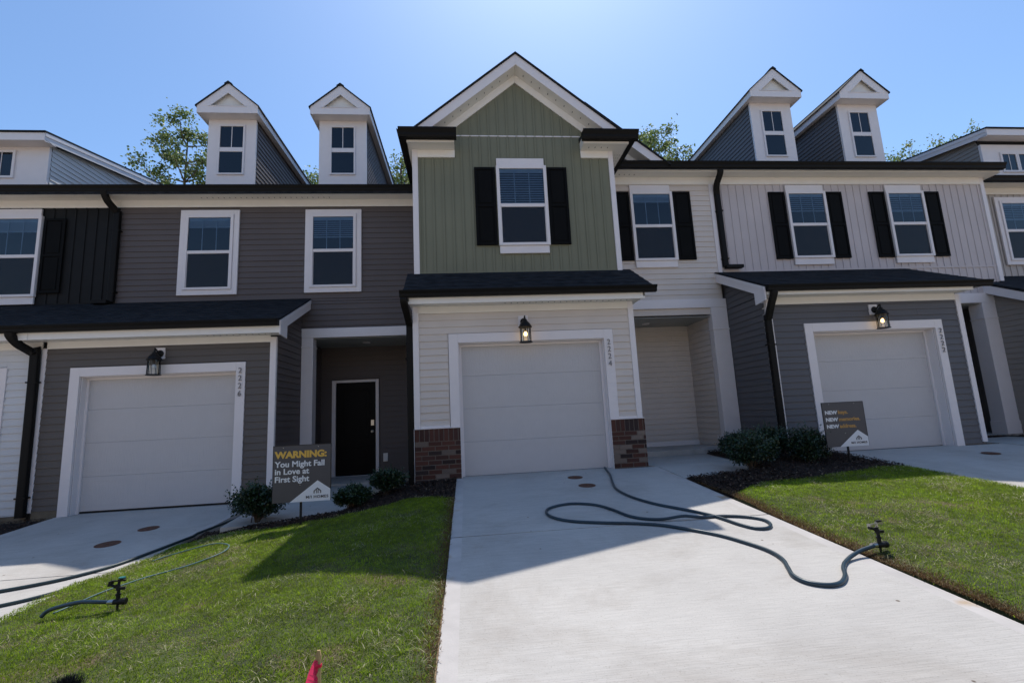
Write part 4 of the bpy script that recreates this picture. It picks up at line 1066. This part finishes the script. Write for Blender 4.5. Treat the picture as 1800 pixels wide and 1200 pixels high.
def blades(name, n, sampler, colf, hmin, hmax, label):
    x, y = sampler(n)
    n = len(x)
    z = lawnz(x, y)-.004
    dry = vnoise(x, y, .55, 8)*.55+vnoise(x, y, .16, 9)*.45
    vig = .5*vnoise(x, y, .35, 10)+.5*vnoise(x, y, .05, 16)
    h = (hmin+(hmax-hmin)*rng.random(n)**1.3)*(.65+.6*vig)
    ang = rng.random(n)*2*np.pi; lean = .35+.9*rng.random(n)
    straw = rng.random(n) < np.clip((dry-.53)*2.2+.06, .03, .8)
    flat = straw | (rng.random(n) < .12)
    if 'litter' in name: flat[:] = True; z = z+.012+.012*rng.random(n)
    lean = np.where(flat, lean+1.0, lean); h = np.where(straw, h*1.25, h)
    wd = (.0012+.0014*rng.random(n))*(1.0 if 'litter' not in name else .8); wd = np.where(straw, wd*.75, wd)
    fa = ang+np.pi/2+rng.normal(0, .5, n); wx, wy = np.cos(fa)*wd, np.sin(fa)*wd
    dx, dy = np.cos(ang), np.sin(ang)
    l1 = np.sin(np.minimum(lean*.6, 1.5))*h*.55; z1 = np.cos(np.minimum(lean*.6, 1.5))*h*.55
    l2 = l1+np.sin(np.minimum(lean, 1.62))*h*.5; z2 = z1+np.cos(np.minimum(lean, 1.62))*h*.5
    V = np.empty((n, 5, 3), np.float32)
    V[:, 0] = np.stack([x-wx, y-wy, z], 1); V[:, 1] = np.stack([x+wx, y+wy, z], 1)
    V[:, 2] = np.stack([x+dx*l1+wx*.8, y+dy*l1+wy*.8, z+z1], 1); V[:, 3] = np.stack([x+dx*l1-wx*.8, y+dy*l1-wy*.8, z+z1], 1)
    V[:, 4] = np.stack([x+dx*l2, y+dy*l2, z+np.maximum(z2, .004)], 1)
    base = colf(x, y, n, straw, dry)
    C = np.ones((n, 5, 4), np.float32); C[:, :, :3] = base[:, None, :]
    me = bpy.data.meshes.new(name)
    me.vertices.add(n*5); me.vertices.foreach_set('co', V.ravel())
    idx = np.arange(n)[:, None]*5
    q = (idx+np.array([0, 1, 2, 3])); t = (idx+np.array([3, 2, 4]))
    loops = np.concatenate([q, t], 1).ravel().astype(np.int32)
    me.loops.add(len(loops)); me.loops.foreach_set('vertex_index', loops)
    me.polygons.add(2*n)
    st = (np.arange(n)[:, None]*7+np.array([0, 4])).ravel().astype(np.int32)
    me.polygons.foreach_set('loop_start', st)
    me.materials.append(M['grass'])
    me.update(calc_edges=True)
    ca = me.color_attributes.new('Col', 'FLOAT_COLOR', 'POINT'); ca.data.foreach_set('color', C.ravel())
    o = bpy.data.objects.new(name, me); COL.objects.link(o)
    tag(o, label, 'grass', kind='stuff')
    return o
def gcol(x, y, n, straw, dry):
    t = rng.random(n)[:, None]; v = vnoise(x, y, .4, 12)[:, None]; w_ = vnoise(x, y, 1.3, 15)[:, None]
    g = np.array([.095, .18, .008])*(1-t)+np.array([.38, .50, .030])*t
    tf = vnoise(x, y, .045, 17)[:, None]; g = g*(.75+.45*v)*(.45+.95*tf); g = g*(1-.35*w_)+np.array([.27, .33, .045])*.35*w_
    s = np.array([.46, .40, .20])*(.55+.6*rng.random(n)[:, None])
    br = np.array([.17, .10, .045])*(.6+.8*rng.random(n)[:, None])
    s = np.where(rng.random(n)[:, None] < .3, br, s)
    c = np.where(straw[:, None], s, g)
    # dead, cut edge beside the concrete
    ed = np.where(x > 2, x-3.23, -.085-x)
    p = np.clip(1-ed/.15, 0, 1)*.95
    p = np.where((x > 2) | (x > -1), p, 0)
    c = np.where((rng.random(n) < p)[:, None], br*1.1, c)
    return c
def samp_left(n):
    y = -1.1-(rng.random(n)**1.15)*5.4; x = -3.95+3.88*rng.random(n)
    ok = (y < yml(x)+rng.normal(0, .02, n)) & (x > xr26(y)+ledge(y)-.02+rng.normal(0, .014, n)) & (x < -.092+rng.normal(0, .01, n))
    return x[ok], y[ok]
def samp_right(n):
    y = -1.1-(rng.random(n)**1.1)*5.3; x = 3.2+3.3*rng.random(n)
    ok = (y < ymr(x)+rng.normal(0, .02, n)) & (x > 3.225-.003*y+rng.normal(0, .012, n)) & (x < 6.44+rng.normal(0, .02, n))
    return x[ok], y[ok]
blades('grass', 430000, samp_left, gcol, .012, .034, 'bright green turf with straw between the left and middle driveways')
def samp_edge(n):
    y = -1.4-4.6*rng.random(n); x = 3.225-.003*y+np.abs(rng.normal(0, .045, n))*(.6+.9*vnoise(y, y*0, .25, 31)); return x, y
def ecol(x, y, n, straw, dry):
    f = (.5+rng.random(n))[:, None]; return np.where((rng.random(n) < .25)[:, None], np.array([.34, .27, .15])*f, np.array([.15, .085, .04])*f)
blades('dead_grass', 26000, samp_edge, ecol, .012, .035, 'brown dead grass strip along the right edge of the middle driveway')
def litter(n):
    x1, y1 = samp_left(n*2); x2, y2 = samp_right(n*2); x = np.concatenate([x1, x2]); y = np.concatenate([y1, y2]); d_ = vnoise(x, y, .3, 41); k = rng.random(len(x)) < np.clip((d_-.5)*3.0, .03, 1); return x[k], y[k]
def lcol(x, y, n, straw, dry):
    f = (.7+.6*rng.random(n))[:, None]; return np.array([.52, .47, .28])*f
blades('straw_litter', 8500, litter, lcol, .025, .075, 'pale dry straw scattered over the lawns')
blades('grass', 330000, samp_right, gcol, .012, .034, 'bright green turf with straw right of the middle driveway')

# ------------------------------------------------------------------ mulch beds
def mulch(xa, xb, yb, yf, zf, n, label):
    s = MB(); nx, ny = 60, 30
    for j in range(ny+1):
        for i in range(nx+1):
            x = xa+(xb-xa)*i/nx; y = yb(x)+(yf(x)-yb(x))*j/ny
            s.v.append((x, y, zf(x, y)+.03*(float(vnoise(x, y, .12, 20))-.5)+(-.03 if j in (0, ny) or i in (0, nx) else 0)))
            s.c.append((.028, .017, .012))
    for j in range(ny):
        for i in range(nx):
            a = j*(nx+1)+i; s.f.append((a, a+1, a+nx+2, a+nx+1)); s.mi.append(0)
    for k in range(n):
        x = random.uniform(xa, xb); y = yb(x)+(yf(x)-yb(x))*(random.random()*1.04-.01)
        z = zf(x, y)+random.uniform(.0, .028); L = random.uniform(.012, .045); wd = random.uniform(.004, .011); a = random.uniform(0, math.pi); tl = random.uniform(-.5, .5)
        c, s_ = math.cos(a), math.sin(a); b = .6+random.random()*.9; base = random.choice(((.045, .026, .018), (.03, .018, .013), (.07, .042, .028), (.02, .013, .01)))
        if random.random() < .04: base = (.20, .14, .09)
        s.col = tuple(q*b for q in base)
        s.quad((x-c*L/2+s_*wd, y-s_*L/2-c*wd, z-tl*L/2), (x-c*L/2-s_*wd, y-s_*L/2+c*wd, z-tl*L/2+.004), (x+c*L/2-s_*wd, y+s_*L/2+c*wd, z+tl*L/2), (x+c*L/2+s_*wd, y+s_*L/2-c*wd, z+tl*L/2+.005))
    o = s.build('mulch', 'chip'); tag(o, label, 'mulch', kind='stuff'); return o
def yfl(x): return float(yml(x))-.03
def ybl(x):
    return float(np.interp(x, [-3.46, -3.1, -2.9, -1.56, -1.5, -1.25, -1.0, -.75, -.085], [-.9, -1.0, -1.10, -1.10, -.6, -.2, .5, .55, -.055]))
mulch(-3.37, -.09, ybl, yfl, lambda x, y: T(x, y)+.012-.045*sm((-2.7-x)/.5), 9000, 'dark brown mulch bed between house 2224 pier and left lawn')
def ybr(x): return float(np.interp(x, [3.22, 4.42, 4.5, 4.78, 5.3, 5.6, 5.65, 6.42], [-1.04, -1.04, -.9, 1.38, 1.38, 1.2, .19, .19]))
mulch(3.225, 6.42, ybr, lambda x: float(ymr(x))-.03, lambda x, y: T(x, y)+.02+.03*sm((x-3.4)/.6), 10000, 'dark brown mulch bed under the bushes between driveways 2224 and 2222')
mulch(-7.60, -6.46, lambda x: .69, lambda x: -2.4, lambda x, y: -.33-.06*max(.69-y, 0), 2500, 'dark mulch strip at the left picture edge')
mulch(9.65, 13.0, lambda x: 1.37 if x > 11.62 else 1.38, lambda x: -.95 if x > 11.4 else 1.25, lambda x, y: .0+T(x, y), 1800, 'dark mulch beside the porch column at the right edge')

# ------------------------------------------------------------------ hoses
def hose(pts, zf, r_, mtl, label, zoff=0.0, lift=None):
    P = smoothpath([(x, y, 0) for x, y in pts], 6)
    Q = []
    for i, p in enumerate(P):
        z = zf(p.x, p.y)+r_+zoff+(lift(i/len(P)) if lift else 0); Q.append((p.x, p.y, z))
    o = MB().tube(Q, r_, 10).build('garden_hose', mtl, smooth=True); tag(o, label, 'garden hose', 'garden hoses'); return o
H = [(2.348, .05), (2.257, -.525), (2.12, -1.102), (2.053, -1.508), (2.098, -1.925), (2.238, -2.292), (2.441, -2.59), (2.589, -2.808), (2.661, -2.994), (2.72, -3.221), (2.802, -3.366), (2.911, -3.377), (3.005, -3.273), (3.02, -3.123), (2.907, -3.0), (2.702, -2.925), (2.52, -2.925), (2.275, -2.925), (2.001, -2.872), (1.812, -2.721), (1.697, -2.399), (1.564, -2.165), (1.319, -2.048), (1.099, -2.12), (.98, -2.262), (.97, -2.468), (1.062, -2.641), (1.218, -2.761), (1.462, -2.86), (1.732, -2.945), (1.981, -3.062), (2.146, -3.211), (2.361, -3.448), (2.486, -3.693), (2.554, -3.903), (2.547, -4.09), (2.481, -4.248), (2.42, -4.393), (2.438, -4.513), (2.534, -4.578), (2.643, -4.563), (2.764, -4.463), (2.866, -4.328), (2.992, -4.22), (3.162, -4.15), (3.30, -4.14)]
def lift24(t):
    z = 0
    if t > .95: z = (t-.95)/.05*.065
    return z + .028*math.exp(-((t-.375)/.012)**2)
hose(H, zf24, .0155, 'hoseb', 'dark blue hose looping across the middle driveway to the right sprinkler', lift=lift24)
H2 = [(-3.12, -.12), (-3.215, -.262), (-3.36, -.72), (-3.482, -1.126), (-3.62, -1.6), (-3.76, -1.98), (-3.98, -2.25), (-4.25, -2.42), (-4.6, -2.55), (-5.2, -2.7), (-6.0, -2.8)]
hose(H2, lambda x, y: D26(y) if x < -3.46 else D26(y)+.015, .0165, 'hoseg', 'dark hose running along the grass edge of driveway 2226')
H3 = [(-3.66, -2.50), (-3.80, -2.62), (-3.95, -2.76), (-4.11, -2.86), (-4.4, -3.0), (-5.2, -3.25), (-6.2, -3.4)]
hose(H3, lambda x, y: D26(y), .0155, 'hoseg', 'second dark hose crossing the lower corner of driveway 2226')
H4 = [(-3.366, -1.999), (-3.245, -1.887), (-3.024, -1.84), (-2.761, -1.88), (-2.56, -2.05), (-2.473, -2.267), (-2.515, -2.443), (-2.682, -2.585), (-2.878, -2.694), (-3.034, -2.842), (-3.14, -2.96), (-3.24, -3.12), (-3.33, -3.30)]
hose(H4, lambda x, y: float(lawnz(x, y))+.012, .0062, 'hosec', 'thin pale green hose loop lying on the left lawn')

# ------------------------------------------------------------------ sprinklers
def sprinkler(x, y, z, label, dirx, hosepts, teal_arm=True, s=1.0):
    root = thing('lawn_sprinkler', label, 'sprinkler', (x, y, z), 'impact sprinklers on spikes')
    d = Vector((dirx, 0, 0)); h = .05*s
    MB().cyl((x, y, z-.05), (x, y, z+h), .007, .009, 8).build('spike', 'black', root)
    b = MB(); b.cyl((x-.03*dirx, y, z+h+.015), (x+.045*dirx, y, z+h+.015), .02, .024, 14); b.cyl((x+.045*dirx, y, z+h+.015), (x+.062*dirx, y, z+h+.015), .027, .025, 12)
    b.build('base_coupling', 'black', root, smooth=False)
    MB().cyl((x-.075*dirx, y, z+h+.015), (x-.03*dirx, y, z+h+.015), .017, .021, 12).build('hose_connector', 'metal', root)
    n_ = MB(); n_.lathe((x, y, z+h+.03), [(.015, 0), (.015, .03), (.02, .034), (.02, .046), (.012, .05), (.012, .075)], 12)
    n_.cyl((x, y, z+h+.105), (x-.01, y, z+h+.15), .019, .015, 10); n_.cyl((x-.005, y, z+h+.12), (x-.06, y-.01, z+h+.15), .012, .009, 10); n_.box(x-.075, x-.055, y-.02, y+.006, z+h+.138, z+h+.158)
    n_.box(x+.0, x+.045, y-.012, y+.012, z+h+.105, z+h+.125); n_.build('sprinkler_head', 'black', root)
    a = MB(); a.box(x-.055, x+.05, y-.008, y+.008, z+h+.168, z+h+.178); a.cyl((x, y, z+h+.15), (x, y, z+h+.185), .01, k=10); a.box(x-.07, x-.05, y-.018, y+.018, z+h+.150, z+h+.176)
    a.prism([(x+.0, z+h+.178), (x+.045, z+h+.182), (x+.035, z+h+.192), (x+.0, z+h+.188)], 'y', y-.016, y+.016)
    a.build('hammer_arm', 'black' if teal_arm else 'metal', root)
    MB().box(x-.0, x+.04, y-.014, y+.014, z+h+.193, z+h+.201).build('adjuster', 'teal' if teal_arm else 'black', root)
    if hosepts:
        P = smoothpath(hosepts, 6)
        o = MB().tube(P, .0155, 10).build('feed_hose', 'hoseb', root, smooth=True)
    return root
sx, sy_ = -2.74, -3.45; sz = float(lawnz(sx, sy_))
sprinkler(sx, sy_, sz, 'black sprinkler with teal arm standing on the left lawn', 1, [(sx-.06, sy_, sz+.066), (sx-.16, sy_+.0, sz+.075), (sx-.30, sy_+.03, sz+.075), (sx-.45, sy_+.05, sz+.05), (sx-.56, sy_+.06, sz+.02), (sx-.60, sy_+.05, sz-.02)])
sx, sy_ = 3.36, -4.13; sz = float(lawnz(sx, sy_))
sprinkler(sx, sy_, sz-.01, 'black sprinkler with silvery arm at the edge of the right lawn', 1, None, False)

# ------------------------------------------------------------------ yard signs
def yard_sign(name, x0, x1, z0, z1, Y, zground, label, lines, rz=0, post_x=None):
    root = thing('yard_sign', label, 'yard sign', ((x0+x1)/2, Y, zground), 'charcoal yard signs with a white roof shape')
    w_, h_ = x1-x0, z1-z0
    panel = MB().box(x0, x1, Y, Y+.01, z0, z1).build('sign_panel', 'signdark', root)
    MB().box(x0-.004, x1+.004, Y-.002, Y+.012, z1, z1+.006).box(x0-.005, x0, Y-.002, Y+.012, z0, z1).box(x1, x1+.005, Y-.002, Y+.012, z0, z1).build('panel_edge', 'black', panel)
    px = post_x or (x0+x1)/2
    st = MB(); st.box(px-.012, px+.012, Y+.011, Y+.03, zground-.1, z0+.25)
    st.build('post', 'black', root)
    X = lambda u: x0+u*w_; Z = lambda v: z1-v*h_
    MB().prism([(X(.30), Z(1.0)), (X(.775), Z(.64)), (X(1.0), Z(.80)), (X(1.0), Z(1.0))], 'y', Y-.003, Y-.001).build('white_roof_shape', 'signwhite', panel)
    for (txt, u, v, size, mt_, bold, xs) in lines:
        text_mesh('lettering', txt, size*h_, mt_, panel, (X(u), Y-.003, Z(v)), bold=bold, thick=.001, xs=xs)
    # emblem: little house arch with three posts
    e = MB(); c = .775; yq = (Y-.006, Y-.0035)
    def P(u, v): return (X(u), Z(v))
    for a, b in (((c-.065, .82), (c, .765)), ((c, .765), (c+.065, .82))):
        e.prism([P(*a), P(*b), P(b[0], b[1]+.022), P(a[0], a[1]+.022)], 'y', *yq)
    for u in (c-.065, c+.049): e.prism([P(u, .82), P(u+.016, .82), P(u+.016, .865), P(u, .865)], 'y', *yq)
    for u in (c-.018, c+.008): e.prism([P(u, .80), P(u+.012, .80), P(u+.012, .865), P(u, .865)], 'y', *yq)
    e.build('emblem', 'signdark', panel)
    text_mesh('company_lettering', 'M/I HOMES', .066*h_, 'signdark', panel, (X(.575), Y-.004, Z(.945)), thick=.001, xs=1.12, space=1.12, bold=.0012)
    g = MB()
    for u, v in ((.17, .035), (.78, .035), (.47, .70)): g.lathe((X(u), Y-.001, Z(v)), [(.006, 0), (.004, .003)], 8, (0, -1, 0))
    g.build('grommet', 'metal', panel)
    return root
zg = T(-1.96, -1.55)
yard_sign('s', -2.30, -1.608, .02, .703, -1.55, zg, 'charcoal yard sign reading WARNING: You Might Fall in Love at First Sight', [
    ('WARNING:', .035, .215, .162, 'gold', .0055, 1.10), ('You Might Fall', .035, .375, .142, 'signwhite', .0025, 1.06), ('in Love at', .03, .505, .142, 'signwhite', .0025, 1.06), ('First Sight', .03, .64, .142, 'signwhite', .0025, 1.06)], post_x=-1.965)
zg = T(5.9, -.95)+.03
yard_sign('s', 5.555, 6.24, .225, .893, -.95, zg, 'charcoal yard sign reading NEW keys. NEW memories. NEW address.', [
    ('NEW', .045, .26, .112, 'signwhite', .0035, 1.15), ('NEW', .045, .42, .112, 'signwhite', .0035, 1.15), ('NEW', .045, .575, .112, 'signwhite', .0035, 1.15),
    ('keys.', .36, .26, .115, 'orange', .0024, 1.08), ('memories.', .36, .42, .115, 'orange', .0024, 1.08), ('address.', .36, .575, .115, 'orange', .0024, 1.08)], post_x=5.90)

# ------------------------------------------------------------------ stake with ribbon and black bristly clump
z0 = float(lawnz(-.69, -5.08)); root = thing('survey_stake', 'wooden survey stake tied with bright pink ribbon at the bottom edge', 'survey stake', (-.69, -5.08, z0))
sk = MB(); sk.prism([(-.700, z0-.1), (-.672, z0-.1), (-.672, z0+.155), (-.678, z0+.18), (-.692, z0+.18), (-.700, z0+.16)], 'y', -5.09, -5.08); sk.build('stake', 'wood', root)
rb = MB()
rb.box(-.7025, -.6695, -5.0935, -5.0765, z0+.10, z0+.115)
prev = [(-.702, -5.094, z0+.14), (-.686, -5.095, z0+.135)]
for i in range(1, 9):
    t = i/8; xa = -.702-.075*t-.003*math.sin(t*7); xb = -.676-.004*t
    cur = [(xa, -5.094-.005*math.sin(t*5), z0+.14-.17*t), (xb-.008, -5.094-.006*math.cos(t*9), z0+.13-.18*t)]
    rb.quad(prev[0], prev[1], cur[1], cur[0]); prev = cur
rb.build('ribbon', 'pink', root)
z0 = float(lawnz(-2.19, -4.66))
br = MB()
for i in range(900):
    a = random.uniform(0, 2*math.pi); r_ = random.random()**.5*.036; bx_, by_ = -2.19+r_*math.cos(a), -4.66+r_*math.sin(a)
    h_ = random.uniform(.05, .105); dx_, dy_ = random.gauss(0, .03), random.gauss(0, .03)
    p = Vector((bx_, by_, z0-.01)); q = Vector((bx_+dx_, by_+dy_, z0+h_)); wv = Vector((math.cos(a*3), math.sin(a*3), 0))*.0016
    m_ = (p+q)/2+Vector((random.gauss(0, .008), random.gauss(0, .008), 0))
    br.quad(p-wv, p+wv, m_+wv, m_-wv); br.quad(m_-wv, m_+wv, q+wv*.6, q-wv*.6)
o = br.build('bristle_clump', 'bristle'); tag(o, 'small black bristly clump standing in the grass at the bottom left', 'bristle clump')

# ------------------------------------------------------------------ shrubs
def leafcloud(n, centers, size, cols, flat=.0, shell=.35):
    s = MB()
    for k in range(n):
        c, r_ = random.choice(centers)
        d = Vector((random.gauss(0, 1), random.gauss(0, 1), random.gauss(0, 1))).normalized()
        rad = r_*(shell+(1-shell)*random.random()**.6)*random.uniform(.8, 1.12)
        p = Vector(c)+Vector((d.x*rad, d.y*rad, d.z*rad*.85))
        L = size*random.uniform(.6, 1.3); a = (d+Vector((random.gauss(0, .7), random.gauss(0, .7), random.gauss(.2, .6)))).normalized()
        b = a.orthogonal().normalized(); q = random.uniform(0, 6.28); b = (math.cos(q)*b+math.sin(q)*a.cross(b))*L*.32
        base = random.choice(cols); f = random.uniform(.6, 1.35); s.col = tuple(min(1, x*f) for x in base)
        s.quad(p, p+a*L*.5+b, p+a*L, p+a*L*.5-b)
    return s
def shrub(x, y, w_, h_, label, n=2600):
    z = T(x, y)+.02
    root = thing('holly_shrub', label, 'shrub', (x, y, z), 'low dark shrubs in the mulch beds')
    cs = []
    for i in range(9):
        a = i*2.4; r_ = w_*.26*math.sqrt((i+.5)/9)*1.3; cs.append(((x+r_*math.cos(a), y+r_*math.sin(a), z+h_*random.uniform(.38, .72)), h_*random.uniform(.28, .42)))
    stm = MB()
    for c, r_ in cs:
        for q in range(3):
            e = Vector(c)+Vector((random.uniform(-.6, .6)*r_, random.uniform(-.6, .6)*r_, r_*random.uniform(.1, .7)))
            stm.tube(smoothpath([(x+random.gauss(0, .02), y+random.gauss(0, .02), z-.03), ((x+e.x)/2+random.gauss(0, .02), (y+e.y)/2, (z+e.z)/2), e], 3), [.006]*3+[.004]*3+[.002], 5)
    stm.build('stems', 'stem', root)
    # sprigs poking out
    lf = leafcloud(n*3, cs, .030, [(.010, .024, .010), (.016, .036, .013), (.024, .05, .017)])
    for i in range(110):
        c, r_ = random.choice(cs); d = Vector((random.gauss(0, 1), random.gauss(0, 1), abs(random.gauss(.5, .7)))).normalized()
        for j in range(9):
            p = Vector(c)+d*(r_*(.85+.075*j)); a = Vector((random.gauss(0, 1), random.gauss(0, 1), random.gauss(.4, .8))).normalized(); b = a.orthogonal().normalized()*.010
            f = random.uniform(.8, 1.6); lf.col = (.022*f, .048*f, .016*f); L = .026; lf.quad(p, p+a*L*.5+b, p+a*L, p+a*L*.5-b)
    lf.build('foliage', 'shrubleaf', root)
for x, y, w_, h_, lb in [(-2.72, -.95, .58, .50, 'dark bushy shrub left of the WARNING sign'), (-1.50, -.95, .50, .29, 'dark shrub just right of the WARNING sign'), (-1.12, -.45, .52, .33, 'dark shrub in front of the brick pier wall beside door 2226'),
        (4.98, .62, .62, .42, 'dark shrub at the foot of the white porch column of 2224'), (4.35, -.85, .78, .56, 'largest dark shrub at the corner of the walkway and mulch'), (5.0, -.25, .70, .52, 'dark shrub in front of the slate corner downspout'), (5.45, -.62, .70, .52, 'dark shrub beside the NEW keys sign')]:
    shrub(x, y, w_, h_, lb, 3000)

# ------------------------------------------------------------------ trees behind the roofs
def tree(x, y, h_, cw, label, seed, leaves=5200, start=.45, lean=0.0):
    random.seed(seed); z = -.5
    root = thing('tree', label, 'tree', (x, y, z), 'trees behind the roofs')
    t = MB(); top = Vector((x+lean, y, z+h_*.93)); P = [Vector((x, y, z)), Vector((x+lean*.3+.1, y, z+h_*.3)), Vector((x+lean*.6-.1, y+.1, z+h_*.6)), top]
    sp_ = smoothpath(P, 6); t.tube(sp_, [.22*(1-.93*i/(len(sp_)-1))+.01 for i in range(len(sp_))], 9)
    cl = []
    nb = 26
    for i in range(nb):
        f = start+(1-start)*(i/nb)**.9; k = f*(len(sp_)-1); p = sp_[min(int(k), len(sp_)-1)]
        a = i*2.4+random.uniform(-.5, .5); L = cw*(.45+.6*math.sin(math.pi*min(1, (f-start)/(1-start)*.85+.12)))*random.uniform(.6, 1.1)
        e = p+Vector((math.cos(a)*L, math.sin(a)*L, L*random.uniform(.35, .9))); mid = (p+e)/2+Vector((random.gauss(0, .12), random.gauss(0, .12), -.12))
        q = smoothpath([p, mid, e], 5); t.tube(q, [.05*(1-.85*j/(len(q)-1)) for j in range(len(q))], 6)
        for j in range(3):
            pp = q[random.randint(4, len(q)-1)]; d = Vector((random.gauss(0, 1), random.gauss(0, 1), random.gauss(.4, .6))).normalized(); ee = pp+d*random.uniform(.4, .9)
            t.tube([pp, (pp+ee)/2+Vector((0, 0, .04)), ee], [.018, .012, .005], 5); cl.append((ee, random.uniform(.28, .5)))
        cl.append((e, random.uniform(.35, .6)))
    cl.append((top, .5))
    t.build('trunk', 'bark', root)
    s = MB()
    for k in range(int(leaves*1.15)):
        c, r_ = random.choice(cl); d = Vector((random.gauss(0, 1), random.gauss(0, 1), random.gauss(0, 1))); d *= r_*.48
        p = c+d; L = random.uniform(.10, .19); a = Vector((random.gauss(0, 1), random.gauss(0, 1), random.gauss(-.2, .8))).normalized(); b = a.orthogonal().normalized(); q = random.uniform(0, 6.28)
        b = (math.cos(q)*b+math.sin(q)*a.cross(b))*L*.36; base = random.choice(((.13, .19, .055), (.19, .25, .08), (.08, .12, .035), (.28, .32, .14))); f = random.uniform(.7, 1.25); s.col = tuple(v*f for v in base)
        s.quad(p, p+a*L*.5+b, p+a*L, p+a*L*.5-b)
    s.build('crown', 'leaf', root)
tree(-14.9, 18, 19.1, 2.1, 'tall airy tree left of the left taupe dormer', 1, 9500, .60)
tree(-8.3, 18.5, 16.7, 1.3, 'small tree top between the two taupe dormers', 2, 4200, .62)
tree(-3.2, 18, 16.9, 1.5, 'tree showing just left of the sage gable gutter', 3, 5200, .62)
tree(11.7, 18, 18.9, 2.1, 'leafy tree just right of the sage gable roof', 4, 7500, .62)
tree(13.7, 18.6, 18.0, 1.8, 'leafy tree left of the left slate dormer', 5, 6500, .62)
tree(28.6, 18, 17.6, 1.9, 'tree top right of the right slate dormer', 6, 4200, .62)
tree(33.2, 18.5, 19.3, 1.7, 'tree top above the roof slope of the tan townhouse', 7, 4200, .62)
